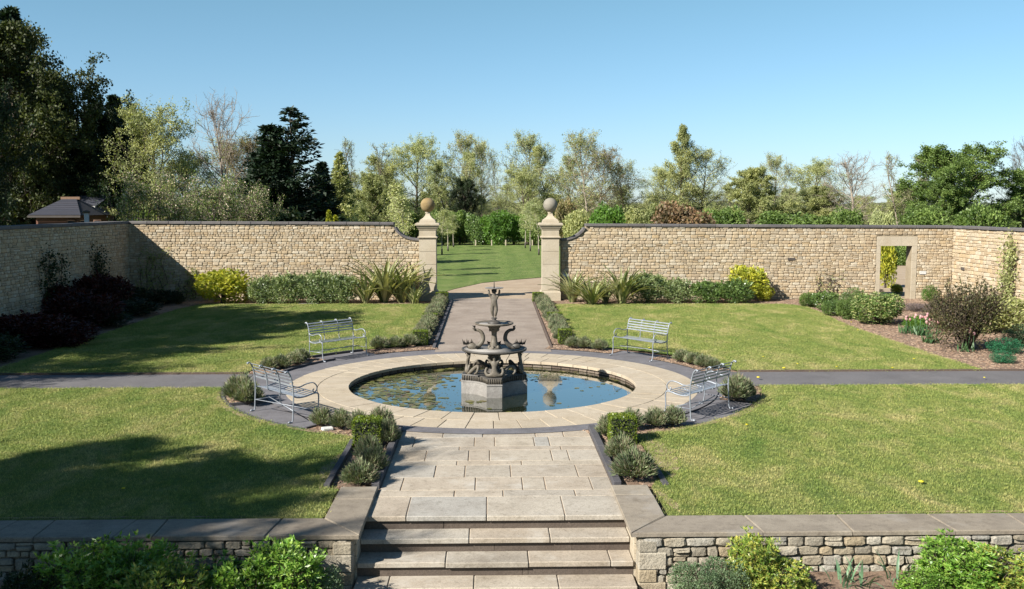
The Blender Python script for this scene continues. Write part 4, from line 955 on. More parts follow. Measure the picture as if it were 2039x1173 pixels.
# water-lily pads
pm = []
for v in range(4):
    n = 11; P = [(0, 0, .004)]+[((1+random.uniform(-.12, .12))*math.cos(.25+(2*PI-.5)*k/n), (1+random.uniform(-.1, .1))*math.sin(.25+(2*PI-.5)*k/n), random.uniform(0, .06)) for k in range(n+1)]
    me = bpy.data.meshes.new('lily_leaf'); me.from_pydata(P, [], [(0, k+1, k+2) for k in range(n)]); me.update(); me.materials.append(L['lily']); pm.append(me)
r2 = random.Random(4); cnt = 0; pts = []
while cnt < 296:
    x, y = r2.uniform(-2.8, 2.8), r2.uniform(-2.8, 2.8); q = math.hypot(x, y)
    if q > 2.8 or (abs(x) < .7 and abs(y) < .7): continue
    # thick in the left and far left, thin elsewhere
    d = 1.0 if (x < -.9 and y > -1.9 and y < 1.0+.3*x+1.2 and q > 1.35) else (.10 if x < 0 else (.16 if y > .9 else .02))
    if x < -.9 and y < -.9: d *= .5
    if r2.random() > d*(.6+.4*math.sin(x*5+y*3)): continue
    s = r2.uniform(.045, .10) if x < 0 else r2.uniform(.03, .06)
    if any((x-a)**2+(y-b_)**2 < (s+c)**2*.35 for a, b_, c in pts): continue
    pts.append((x, y, s)); cnt += 1
    o = bpy.data.objects.new('lily_pad', pm[cnt % 4]); COL.objects.link(o); o.location = (PC[0]+x, PC[1]+y, -.117+.004*r2.random()); o.rotation_euler = (r2.uniform(-.03, .03), r2.uniform(-.03, .03), r2.random()*6.28); o.scale = (s, s*r2.uniform(.8, 1), s)
    tag(o, 'small yellow-green lily pad floating on the pool water', 'lily pad', 'lily pads floating on the pool')

V = []; n = 0
while n < 5200:
    x, y = r2.uniform(-2.85, 2.85), r2.uniform(-2.85, 2.85); q = math.hypot(x, y)
    if q > 2.84 or (abs(x) < .66 and abs(y) < .66): continue
    w = .5+.5*math.sin(x*3.1+1.3*math.sin(y*4))*math.sin(y*5.3+x)
    d = (1 if y > -1.2 else .45) if x < -1.1 else (.16 if x < -.6 else (.9 if y > 1.35 else (.25 if y > 1.0 else .012)))
    if r2.random() > d*w*w: continue
    a, s_ = r2.random()*6.28, r2.uniform(.006, .02)
    for k2 in range(4): V.append((x+s_*math.cos(a+k2*PI/2), y+s_*math.sin(a+k2*PI/2)*.8, r2.uniform(.001, .003)))
    n += 1
tag(link('pond_weed', qmesh('pond_weed', V, np.arange(n*4).reshape(n, 4)), L['lily'], loc=(PC[0], PC[1], -.119)), kind='stuff')

# ------------------------------------------------------------------ plants: shared meshes
def lav_mesh(seed, n=2600, rx=.22, h=.34):
    r = np.random.default_rng(seed); a = r.random(n)*2*PI; q = np.sqrt(r.random(n)); ph = q*1.35
    D = np.stack([np.cos(a)*np.sin(ph), np.sin(a)*np.sin(ph), np.cos(ph)], 1); rr = (.55+.5*r.random(n))[:, None]
    lump = 1+.13*np.sin(a*3+seed)+.09*np.sin(a*5+2*seed)
    P = D*np.array([rx, rx, h*.85])*rr*lump[:, None]; P[:, 2] += .03; P = np.maximum(P, [-9, -9, .01])
    A = leaves(P, D+r.normal(size=(n, 3))*.28+np.array([0, 0, .35]), .075, .014, r)
    m = n//5; idx = r.integers(0, n, m); Bl = leaves(P[idx]*.92, D[idx]+r.normal(size=(m, 3))*.2+np.array([0, 0, .5]), .13, .007, r)
    polys = [(np.array([[0, 0, 0], d*np.array([rx, rx, h])*.45, d*np.array([rx, rx, h*.9])*.85]), np.array([.006, .004, .002])) for d in D[:26]]
    Tv, Tf = tubes(polys, 3)
    # dark inner body so the mound is not see-through
    return qmesh('lav_stems', Tv, Tf), qmesh('lav_leaves', *A), qmesh('lav_stalks', *Bl)
LV = [lav_mesh(s) for s in (41, 42, 43, 44)]
for t, l, s in LV: t.materials.append(M['stem']); l.materials.append(L['lav']); s.materials.append(L['lavtwig'])
def lavender(x, y, w, h, label, grp, k=0, z=0.01):
    o = empty('lavender_bush', (x, y, z), label, 'lavender', grp, rz=random.random()*6.28); o.scale = (w/.52, w/.52, h/.40); t, l, s = LV[k % 4]
    link('stems', t, None, o); link('foliage', l, None, o); link('flower_stalks', s, None, o); return o
k = 0
def lrow(lst, label, grp):
    global k
    order = sorted(range(len(lst)), key=lambda i: lst[i][0]); n = len(lst)
    for i, (px, py, w, h) in enumerate(lst):
        q = order.index(i); wd = 'leftmost' if q == 0 else ('rightmost' if q == n-1 else ('second', 'third', 'fourth')[q-1]+' from left')
        x, y = at(px, py); lavender(x, y, w, h, label+', '+wd, grp, k); k += 1
lrow([(641, 851, .36, .32), (679, 856, .36, .33), (716, 861, .38, .34), (757, 862, .42, .40), (773, 889, .34, .42)], 'green lavender in the row before the near left bench', 'lavender before the near left bench')
lrow([(737, 922, .42, .38), (741, 944, .42, .36), (716, 968, .48, .33)], 'grey lavender left of the flagstones near the steps', 'lavender left of the flagstones')
lrow([(1212, 872, .38, .36), (1257, 857, .40, .34), (1306, 852, .42, .32), (1340, 850, .40, .34)], 'green lavender in the row before the near right bench', 'lavender before the near right bench')
lrow([(1237, 917, .48, .36), (1262, 955, .62, .40)], 'grey lavender right of the flagstones near the steps', 'lavender right of the flagstones')
lrow([(755, 696, .50, .32), (788, 694, .46, .30), (815, 692, .46, .34)], 'lavender between far left bench and small box cube', 'lavender between bench and gate path, left')
lrow([(538, 737, .42, .28), (562, 734, .46, .30), (588, 727, .46, .30), (600, 720, .42, .30)], 'lavender bush left of the far left bench', 'lavender left of the far left bench')
lrow([(1141, 694, .44, .30), (1164, 695, .42, .30), (1194, 698, .42, .28)], 'lavender between small box cube and far right bench', 'lavender between bench and gate path, right')
lrow([(1358, 722, .42, .30), (1379, 727, .40, .28), (1400, 732, .42, .28), (1418, 734, .42, .24)], 'lavender bush right of the far right bench', 'lavender right of the far right bench')
lrow([(480, 800, .62, .50), (495, 806, .52, .42)], 'large round lavender at the end of the left path', 'round lavender at the left path')
lrow([(1466, 800, .60, .50), (1482, 796, .46, .40)], 'large round lavender at the start of the right path', 'round lavender at the right path')
for s, nm in ((-1, 'left'), (1, 'right')):
    y = 25.2
    while y < 35.9:
        if min(abs(y-q) for q in (24.6, 29.4, 35.9)) > .35:
            for dx in (.0,): lavender(s*(1.83+random.uniform(-.05, .05))+(.03 if s > 0 else 0), y+random.uniform(-.06, .06), random.uniform(.46, .56), random.uniform(.28, .36), 'grey-green lavender bush in the long row along the %s side of the gate path' % nm, 'lavender row %s of the gate path' % nm, k); k += 1
        y += .38
# clipped box cubes
def boxcube(seed, w=.42, h=.42, n=3000):
    r = np.random.default_rng(seed); P = (r.random((n, 3))-.5); ax = r.integers(0, 3, n); sg = np.where(r.random(n) < .5, -.5, .5); P[np.arange(n), ax] = sg*(1-.10*r.random(n)); low = (ax == 2) & (sg < 0); P[low, 2] = .5
    Nn = np.zeros((n, 3)); Nn[np.arange(n), ax] = np.sign(P[np.arange(n), ax]); rd = 1-.06*(np.abs(P[:, [0]])*2)**4; P = P*np.array([w, w, h])*rd; P[:, 2] += h/2
    lv = leaves(P, Nn*.6+rdirs(n, r), .028, .018, r)
    b = MB(); b.box(-w*.40, w*.40, -w*.40, w*.40, 0, h*.9); 
    return b.mesh('box_core'), qmesh('box_leaves', *lv)
M['boxcore'] = stone_mat('box_inside', [(.02, .03, .01), (.035, .045, .015)], rnd=False)
bc = boxcube(3)
for (x, y, w, h, lb) in ((-1.84, 14.13, 1.0, .95, 'clipped box cube in the lavender left of the flagstone path'), (1.90, 14.25, .96, .95, 'clipped box cube with a brownish top right of the flagstone path'),
                   (-1.80, 24.62, .9, .85, 'clipped box cube at the pool end of the gate path, left side'), (1.86, 24.82, .82, .85, 'clipped box cube at the pool end of the gate path, right side'),
                   (-1.86, 29.4, 1.1, .62, 'low clipped box cube halfway along the gate path, left side'), (1.92, 29.6, 1.1, .62, 'low clipped box cube halfway along the gate path, right side'),
                   (-1.80, 35.9, 1.1, .8, 'clipped box cube at the foot of the left gate pier'), (1.72, 35.7, 1.0, .8, 'clipped box cube at the foot of the right gate pier')):
    o = empty('box_cube', (x, y, .01), lb, 'box hedge', 'clipped box cubes'); o.scale = (w, w, h); link('inside', bc[0], M['boxcore'], o); link('foliage', bc[1], L['box'], o)

def bush(name, px, py, w, h, d, mat, label, mesh, ctg='shrub', grp=None, z=0.0, rz=None, Y=None, base=(1, .9, 1), tmat=None):
    """mesh built for width 1 (radius .5), height 1; w,h,d in metres"""
    x, y = at(px, py, z)
    if Y: x, _ = atY(px, py, Y); y = Y
    return plant(name, (x, y, z), mesh[0], mesh[1], tmat or M['stem'], mat, label, ctg, grp, rz=random.random()*.6 if rz is None else rz, sc=(w, d, h), names=('stems', 'foliage'))
SB = {'choisya': shrub(101, .5, .5, 1, 3400, .075, .55, 8, 20, .10, .5, .3), 'loose': shrub(102, .5, .5, 1, 3600, .085, .36, 9, 60, .16, .7, .45), 'fine': shrub(103, .5, .5, 1, 5200, .042, .5, 8, 20, .08, .4, .3),
      'loose2': shrub(104, .5, .5, 1, 3400, .085, .34, 7, 60, .2, .7, .5), 'round': shrub(105, .5, .5, 1, 7000, .05, .55, 5, 12, .06, .4, .25), 'twiggy': shrub(106, .5, .5, 1, 5200, .035, .5, 12, 110, .24, .8, .85, 90),
      'needle': shrub(107, .5, .5, 1, 6500, .05, .2, 7, 20, .08, .9, .3)}
# along the back wall, left of the gate
bush('golden_shrub', 447, 604, 2.1, 1.22, 1.3, L['gold'], 'golden leaved mounded shrub against the back wall at the left edge of the sun', SB['choisya'])
for i, (px, w, h, lb) in enumerate(((528, 1.3, .95, 'grey-green shrub beside the golden shrub under the left wall'), (580, 1.5, 1.05, 'grey-green shrub in the middle of the left wall bed'), (632, 1.5, 1.12, 'tall grey-green shrub left of the flax under the left wall'), (682, 1.3, 1.02, 'grey-green shrub touching the flax under the left wall'))):
    bush('evergreen_shrub', px, 605, w, h, 1.1, L['greygreen'], lb, SB['loose' if i % 2 else 'loose2'], grp='evergreen shrubs under the back wall')
# right of the gate
for i, (px, w, h, lb) in enumerate(((1288, 1.6, 1.05, 'grey-green shrub next to the flax under the right wall'), (1345, 1.3, .85, 'low grey-green shrub in the middle of the right wall bed'), (1408, 1.4, .78, 'low green shrub left of the golden shrub'), (1462, 1.5, .82, 'shrub in front of the golden shrub under the right wall'))):
    bush('evergreen_shrub', px, 603+i*.3, w, h, 1.1, L['greygreen'] if i < 2 else L['glossy'], lb, SB['loose2' if i % 2 else 'loose'], grp='evergreen shrubs under the back wall')
bush('golden_shrub', 1482, 597, 2.1, 1.28, 1.0, L['gold'], 'bright yellow shrub rising behind the green shrubs under the right wall', SB['choisya'], rz=2)
bush('golden_shrub', 1521, 600, .8, .62, .7, L['gold'], 'small low yellow-green shrub right of the bright yellow shrub', SB['choisya'], rz=1)
# right hand bed
for px, py, w, h, mt, me_, lb in ((1611, 612, .75, .55, 'green', 'round', 'small dark green shrub first in the right bed'), (1645, 617, 1.0, .60, 'glossy', 'loose', 'spreading green shrub second in the right bed'), (1660, 629, .85, .55, 'glossy', 'round', 'rounded green shrub at the lawn edge of the right bed'),
        (1698, 612, .95, .75, 'glossy', 'fine', 'upright green shrub behind the cream edged shrub'), (1690, 636, .8, .6, 'green', 'loose2', 'green shrub touching the left of the cream edged shrub'), (1851, 600, .65, .65, 'bright', 'fine', 'small bright green shrub below the wall between doorway and corner'),
        (1985, 660, 2.0, .95, 'olive', 'loose', 'yellow-green shrub under the climber by the right wall'), (1822, 655, .7, .35, 'bright', 'loose2', 'low lime green plant among the tulips')):
    bush('bed_shrub', px, py, w, h, w*.9, L[mt], lb, SB[me_])
bush('variegated_shrub', 1747, 645, 1.75, 1.0, 1.5, L['speck'], 'large mounded cream edged shrub in front of the doorway', SB['round'])
bush('bronze_shrub', 1925, 697, 2.1, 1.55, 1.8, L['twig'], 'big twiggy bronze leaved shrub in the right bed', SB['twiggy'])
bush('bronze_shrub', 1875, 655, 1.3, .85, 1.2, L['twig'], 'lower twiggy bronze shrub behind the tulips', SB['twiggy'], rz=2)
bush('mauve_plant', 1825, 620, 1.3, .30, 1.0, L['mauve'], 'low mauve haze of flowers below the doorway jamb', SB['needle'], 'plant')
bush('mauve_plant', 1850, 640, 1.0, .25, .9, L['mauve'], 'low mauve plant behind the lime green one', SB['needle'], 'plant')
bush('spurge_clump', 2000, 703, .95, .40, .8, L['euph'], 'blue-green spurge clump, the larger of two by the right path', SB['fine'], 'plant')
bush('spurge_clump', 1997, 723, .60, .30, .55, L['euph'], 'smaller blue-green spurge clump nearest the right path', SB['fine'], 'plant')
bush('silver_shrub', 2030, 690, .9, .6, .8, L['sage'], 'silvery shrub at the right edge behind the spurge', SB['fine'])
# left bed in shade
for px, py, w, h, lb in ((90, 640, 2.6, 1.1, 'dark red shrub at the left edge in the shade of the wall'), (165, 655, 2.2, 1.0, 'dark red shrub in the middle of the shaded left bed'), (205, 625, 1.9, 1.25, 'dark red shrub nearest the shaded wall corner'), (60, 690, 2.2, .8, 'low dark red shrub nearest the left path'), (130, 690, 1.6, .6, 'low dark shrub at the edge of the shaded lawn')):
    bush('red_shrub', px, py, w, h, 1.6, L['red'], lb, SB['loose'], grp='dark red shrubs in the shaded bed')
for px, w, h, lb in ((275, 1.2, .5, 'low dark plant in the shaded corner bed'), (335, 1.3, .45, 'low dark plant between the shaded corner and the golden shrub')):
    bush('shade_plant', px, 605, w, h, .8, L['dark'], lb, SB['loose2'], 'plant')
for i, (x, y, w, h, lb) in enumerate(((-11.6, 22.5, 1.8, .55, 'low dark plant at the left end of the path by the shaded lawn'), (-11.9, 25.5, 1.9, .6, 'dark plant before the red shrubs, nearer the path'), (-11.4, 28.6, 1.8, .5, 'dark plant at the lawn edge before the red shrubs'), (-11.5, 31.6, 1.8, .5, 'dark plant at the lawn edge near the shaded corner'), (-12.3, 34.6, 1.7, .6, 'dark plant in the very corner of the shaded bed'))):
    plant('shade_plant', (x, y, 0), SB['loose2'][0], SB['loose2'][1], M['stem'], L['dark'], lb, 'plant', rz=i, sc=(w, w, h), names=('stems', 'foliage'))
# flax clumps: each blade a leaf
def flax_blade(k):
    r = random.Random(60+k); n = 6; V = []; bend = r.uniform(.25, .75); tw = r.uniform(-.3, .3)
    for i in range(n+1):
        t = i/n; x = bend*t*t*(.9 if t < .8 else 1); z = t*(1-.28*bend*t*t); w = .5*(.55+.9*t if t < .4 else (1.02-(t-.4)*1.6*(t > .4)))
        w = max(.03, w if t < .97 else .02)*.085; V += [(x, -w, z+.006), (x+.0, 0, z-.008), (x, w, z+.006)]
    F = []
    for i in range(n): a = i*3; F += [(a, a+1, a+4, a+3), (a+1, a+2, a+5, a+4)]
    me = qmesh('flax_leaf', V, F); me.materials.append(L['flax']); return me
FBm = [flax_blade(i) for i in range(7)]
def flax(px, py, hgt, n, label, spread=1.0, grp='flax clumps beside the gate', Y=None, z=0, mats=None, name='flax_clump', ctg='flax', wid=1.0):
    x, y = at(px, py, z)
    o = empty(name, (x, y, z), label, ctg, grp)
    for i in range(n):
        a = random.random()*2*PI; q = random.random(); l = hgt*random.uniform(.6, 1.08); lean = random.uniform(.0, .55)*spread
        c = link('leaf', FBm[i % 7], None, o, loc=(math.cos(a)*.13*q, math.sin(a)*.13*q, 0), rot=(0, lean, a)); c.scale = (l*random.uniform(.6, 1.1), l*wid, l)
        if mats: c.material_slots[0].link = 'OBJECT'; c.material_slots[0].material = mats
    return o
flax(765, 603, 2.0, 95, 'tallest flax clump, left of the gate under the wall')
flax(728, 605, 1.5, 60, 'middle sized flax clump left of the tallest one')
flax(800, 603, 1.75, 60, 'flax clump right of the tallest one by the left pier')
flax(826, 606, .95, 44, 'smallest flax clump at the foot of the left pier')
flax(1140, 602, 1.3, 80, 'flax clump at the foot of the right pier')
flax(1178, 608, 1.3, 80, 'low arching flax clump second from the right pier', 1.3)
flax(1238, 606, 1.6, 75, 'tallest flax clump right of the gate')
flax(1206, 603, 1.1, 40, 'flax clump between the two taller ones right of the gate')
# climbers on the walls
def climber(name, face, u0, z0, z1, w, n, mat, label, seed, leaf=.09, stems=5):
    r = np.random.default_rng(seed); polys = []; Ps = []
    for i in range(stems):
        uu = u0+r.normal()*w*.25; P = []
        for j in range(9):
            t = j/8; P.append((uu+r.normal()*.04*j**.6, z0+(z1-z0)*t*(.7+.3*r.random() if i else 1)))
        P3 = np.array([face(a, .03, b_) for a, b_ in P]); polys.append((P3, np.linspace(.02, .004, 9)))
        m = n//stems; s = r.random(m)*7.99; a = s.astype(int); f = (s-a)[:, None]; Q = P3[a]*(1-f)+P3[a+1]*f
        Ps.append(Q+r.normal(size=(m, 3))*np.array([.16, .16, .16])*w*.5)
    P = np.concatenate(Ps); c = face(u0, .10, 0.); nrm = np.array(face(u0, 1.0, 0.))-np.array(face(u0, 0.0, 0.))
    off = ((P-np.array(face(u0, 0.0, 0.)))@nrm); P += nrm[None]*np.where(off < .03, .05-off, 0)[:, None]+nrm[None]*r.random(len(P))[:, None]*.05
    lv = leaves(P, rdirs(len(P), r, -.1)+nrm*.6, leaf, leaf*.6, r)
    o = empty(name, tuple(face(u0, .02, 0)), label, 'climber'); V, F = tubes(polys, 4)
    wpart('stems', qmesh('climber_stems', V, F), M['stem'], o); wpart('foliage', qmesh('climber_leaves', *lv), mat, o)
fR = lambda u, d, z: (17.38-d, u, z); fL = lambda u, d, z: (-13.36+d, u, z); fB = lambda u, d, z: (u, YW-.03-d, z)
climber('climbing_plant', fR, 32.4, .2, 2.65, 1.7, 900, L['olive'], 'sparse leafy climber on the sunlit right wall', 71, .10, 8)
climber('climbing_plant', fR, 30.6, .2, 2.6, 1.6, 900, L['olive'], 'sparse climber at the right edge of the picture', 72, .10, 8)
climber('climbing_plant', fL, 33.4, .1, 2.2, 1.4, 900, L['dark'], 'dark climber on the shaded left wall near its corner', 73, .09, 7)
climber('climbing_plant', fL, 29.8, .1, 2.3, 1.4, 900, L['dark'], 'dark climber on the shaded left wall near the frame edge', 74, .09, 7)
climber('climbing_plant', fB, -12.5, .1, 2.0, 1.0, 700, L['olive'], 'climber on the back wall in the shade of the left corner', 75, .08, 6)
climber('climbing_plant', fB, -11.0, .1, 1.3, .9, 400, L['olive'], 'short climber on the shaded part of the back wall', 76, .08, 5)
climber('climbing_plant', fB, 12.6, .1, 1.1, 1.6, 130, L['spring'], 'thin climber just leafing low on the back wall left of the doorway', 77, .07, 8)
# tulips
def tulips(px, py, n, label, hh=.42, sp=.18):
    x, y = at(px, py); o = empty('tulip_clump', (x, y, 0), label, 'tulips', 'tulip clumps in the right bed')
    for i in range(n):
        a, q = random.random()*6.28, sp*math.sqrt(random.random()); bx, by = q*math.cos(a), q*math.sin(a); h = hh*random.uniform(.8, 1.1); dx, dy = random.uniform(-.05, .05), random.uniform(-.05, .05)
        b = MB(); b.tube([(bx, by, 0), (bx+dx*.5, by+dy*.5, h*.5), (bx+dx, by+dy, h)], [.006, .005, .004], 5); st = b.build('stalk', L['tulipleaf'], o)
        b = MB(); b.lathe([(.008, h), (.028, h+.015), (.034, h+.04), (.028, h+.065), (.018, h+.078)], 8, (bx+dx, by+dy)); b.build('flower', L['tulip'], st)
    P = np.stack([rng.normal(size=n*5)*sp*.6, rng.normal(size=n*5)*sp*.6, np.zeros(n*5)], 1); lv = leaves(P, rdirs(n*5, rng, 1.4), .26, .05, rng)
    link('leaves', qmesh('tulip_leaves', *lv), L['tulipleaf'], o)
tulips(1806, 664, 6, 'clump of pink tulips nearest the cream edged shrub')
tulips(1833, 668, 12, 'largest clump of pink tulips in the right bed', .5, .24)
tulips(1852, 684, 8, 'pink tulip clump third from the left in the right bed', .55, .15)
tulips(1928, 702, 4, 'four pale pink tulips by the bronze shrub', .5, .16)
# ------------------------------------------------------------------ foreground shrubs below the retaining wall
SF = {'a': shrub(201, .5, .5, 1, 3000, .085, .34, 11, 60, .15, .8, .35, 24, whorl=0), 'r': shrub(202, .5, .5, 1, 5200, .075, .36, 11, 60, .16, .7, .3, 26, whorl=7), 'r2': shrub(203, .5, .5, 1, 5600, .075, .36, 9, 70, .2, .7, .35, 26, whorl=7), 's': shrub(204, .5, .5, 1, 6500, .035, .6, 9, 30, .08, .6, .3, 20)}
for px, ptop, Y, w, d, zb, mt, me_, lb in (
        (165, 1085, 9.5, 1.0, .8, -.55, 'shrub', 'r', 'green shrub at the lower left corner against the retaining wall'),
        (270, 1090, 9.4, 1.0, .8, -.55, 'shrub', 'r2', 'green shrub right of the corner shrub, lower left'),
        (330, 1120, 9.1, .9, .7, -.6, 'varieg', 'r', 'yellowish shrub low between the two lower left shrubs'),
        (470, 1115, 9.4, .8, .7, -.6, 'shrub', 'r', 'leafy shrub at the bottom, left of the tall shoots'),
        (570, 1085, 9.5, .95, .7, -.55, 'shrub', 'r2', 'green shrub with tall shoots left of the steps'),
        (635, 1125, 9.5, .55, .5, -.6, 'sage', 's', 'small blue-green shrub by the left end of the steps'),
        (60, 1135, 9.3, .7, .6, -.6, 'dark', 'r', 'dark plant in the bottom left corner'),
        (1385, 1115, 9.5, .62, .5, -.55, 'sage', 's', 'small silvery green shrub right of the steps'),
        (1445, 1110, 9.6, .6, .5, -.5, 'sage', 's', 'silvery shrub at the foot of the yellow splashed shrub'),
        (1500, 1072, 9.7, .62, .5, -.45, 'varieg', 'r2', 'tall yellow splashed shrub against the right retaining wall'),
        (1560, 1115, 9.55, .62, .5, -.5, 'varieg', 'r', 'lower yellow splashed shrub right of the tall one'),
        (1905, 1080, 9.7, .9, .6, -.45, 'shrub', 'r2', 'green shrub at the lower right against the retaining wall'),
        (1990, 1095, 9.6, .9, .6, -.45, 'varieg', 'r', 'yellow-green shrub in the bottom right corner'),
        (1840, 1140, 9.5, .6, .5, -.45, 'shrub', 'r', 'small green shrub left of the lower right shrubs')):
    x, zt = atY(px, ptop, Y); hh = max(.25, zt-zb)
    plant('foreground_shrub', (x, Y, zb), SF[me_][0], SF[me_][1], M['stem'], L[mt], lb, 'shrub', rz=random.random()*6, sc=(w, d, hh), names=('stems', 'foliage'))
for px, py, n, lb in ((1675, 1165, 9, 'upright strappy leaved plant before the right retaining wall'), (1715, 1168, 10, 'second strappy plant, right of the first'), (1785, 1160, 11, 'strappy leaved plant beside the lower right shrub')):
    x, y = at(px, py, -.40); flax(px, min(py, 1168), .34, n, lb, 1.2, 'strappy plants below the right wall', z=-.40, mats=L['leek'], name='strappy_plant', ctg='plant', wid=1.1)

# ------------------------------------------------------------------ trees beyond the walls
T = {}
T['spring'] = grow(1, 10, 3.9, .10, 'round', 30, 9, 6, 18, .11, .7, .2, elev=(5, 75), up=.05, sub=(.5, .5))
T['spring2'] = grow(2, 10, 3.7, .08, 'round', 32, 9, 6, 15, .11, .7, .17, elev=(15, 75), up=.05, multi=2, sub=(.5, .5))
T['thin'] = grow(3, 10, 3.4, .12, 'round', 30, 9, 6, 7, .10, .7, .14, elev=(15, 75), up=.06, sub=(.5, .5), twigr=.010)
T['bare'] = grow(4, 10, 3.4, .15, 'round', 26, 9, 7, 0, elev=(25, 75), twigr=.012, trunk_r=.17, sub=(.55, .5), up=.07)
T['bare2'] = grow(5, 10, 3.0, .15, 'round', 24, 8, 7, 2, .10, elev=(30, 78), twigr=.012, trunk_r=.14, multi=2, up=.07, sub=(.5, .5))
T['dense'] = grow(6, 10, 4.6, .04, 'round', 36, 10, 6, 34, .14, .75, .28, elev=(-5, 72), up=.03)
T['dense2'] = grow(7, 10, 4.4, .04, 'dome', 36, 10, 6, 30, .14, .75, .28, elev=(-5, 72), up=.03)
T['pyr'] = grow(8, 10, 3.2, .10, 'cone', 40, 9, 5, 15, .11, .7, .16, elev=(8, 60), top=1.0, up=.05, sub=(.5, .45))
T['apple'] = grow(9, 4.2, 3.8, .12, 'dome', 24, 7, 6, 10, .085, .7, .12, elev=(0, 60), up=-.01, wig=.3, twigr=.012, sub=(.55, .5))
T['birch'] = grow(10, 5, .8, .42, 'egg', 14, 5, 4, 7, .09, .7, .035, elev=(35, 70), twigr=.004)
T['con'] = conifer(11, 12, 3.0, 520, 3, 40, .30, .02)
T['con1'] = conifer(12, 12, 2.4, 460, 1, 44, .30, .02, sharp=.9)
T['bushy'] = shrub(13, .5, .5, 1, 6500, .055, .7, 9, 30, .06, .3, .35, 16)
T['bushy2'] = shrub(14, .5, .5, 1, 6500, .055, .7, 11, 50, .10, .3, .45, 16)
def tree(kind, px, ytop, hw, Y, mat, label, bark='bark', grp='trees beyond the wall', rz=None, name='tree', zb=-.03, squash=1.0, ctg='tree'):
    x, zt = atY(px, ytop, Y); H = zt-zb; wpx = hw*Y/1954; R0, H0 = EXT[T[kind][0].name.split('.')[0]]
    s = (1.4 if kind == 'con' else 1.12)*wpx/R0
    return plant(name, (x, Y, zb), T[kind][0], T[kind][1], M[bark], L[mat], label, ctg, grp, rz=random.random()*6.28 if rz is None else rz, sc=(s, s, H/H0))
# left: big dark trees
tree('con1', 18, 8, 85, 58, 'conifer', 'tall dark conifer whose tip tops the left edge', grp='dark trees on the left', name='conifer_tree')
tree('dense', 50, 62, 140, 53, 'darkmix', 'huge dark leafy tree filling the upper left corner', grp='dark trees on the left')
tree('dense2', 120, 150, 90, 54, 'darkmix', 'dark leafy tree stepping down right of the huge one', grp='dark trees on the left')
tree('dense', -85, 120, 105, 40, 'dark', 'dark tree cut by the left edge over the shed', grp='dark trees on the left')
tree('con1', 225, 186, 55, 58, 'conifer', 'dark conifer with a thin pointed tip behind the left trees', grp='dark trees on the left', name='conifer_tree')
tree('con1', 262, 203, 40, 60, 'conifer', 'second dark conifer tip just right of the pointed one', grp='dark trees on the left', name='conifer_tree')
tree('dense2', 225, 225, 80, 56, 'dark', 'dark mass of tree behind the shed roof', grp='dark trees on the left')
tree('dense', 165, 290, 100, 54, 'dark', 'low dark tree behind the shed', grp='dark trees on the left')
tree('dense2', 30, 300, 100, 53, 'dark', 'low dark tree left of the shed', grp='dark trees on the left')
tree('spring', 318, 198, 82, 50, 'olive', 'pale spring green tree right of the dark conifers')
tree('spring', 355, 300, 70, 58, 'olive', 'olive green tree low behind the blossom')
tree('bare', 447, 180, 58, 60, 'rust', 'tall bare grey tree above the blossom', bark='bark_pale')
tree('thin', 505, 262, 70, 62, 'rust', 'reddish budding tree beside the dark cypress', bark='bark_red')
tree('thin', 440, 270, 80, 64, 'olive', 'thin olive tree behind the bare one')
tree('con', 578, 208, 72, 56, 'conifer', 'big dark cypress with several tips', name='conifer_tree')
tree('con', 548, 270, 60, 57, 'conifer', 'lower dark shoulder of the cypress group, left side', name='conifer_tree', rz=1)
tree('con1', 640, 320, 45, 60, 'conifer', 'dark low conifer right of the cypress', name='conifer_tree')
tree('con1', 676, 300, 32, 66, 'olive', 'slender green conifer left of the thin bare tree', name='conifer_tree')
tree('dense', 250, 262, 50, 59, 'dark', 'dark tree low between the pointed conifers and the pale spring tree', grp='dark trees on the left')
tree('dense2', 178, 200, 60, 58, 'dark', 'dark tree joining the huge one to the pointed conifer', grp='dark trees on the left')
# blossom trees
for px, yt, hw, Y, lb in ((285, 335, 100, 44, 'spreading apple tree with pale blossom over the left wall'), (420, 345, 110, 47, 'second apple tree with blossom, left of the cypress'), (500, 362, 80, 50, 'third blossom tree partly before the dark cypress'), (350, 375, 80, 45, 'low blossom tree between the two large ones')):
    o = tree('apple', px, yt, hw*.85, Y, 'green', lb, grp='blossom trees behind the wall')
    s = o.scale
    if 'BL' not in globals():
        P = np.empty(len(T['apple'][1].vertices)*3, np.float32); T['apple'][1].vertices.foreach_get('co', P); P = P.reshape(-1, 4, 3)[:, 0]; q = P[rng.random(len(P)) < .38]
        BL = qmesh('apple_blossom', *leaves(q+rng.normal(size=q.shape)*.05, rdirs(len(q)), .075, .075, rng)); BL.materials.append(L['blossom'])
    link('blossom', BL, None, o)
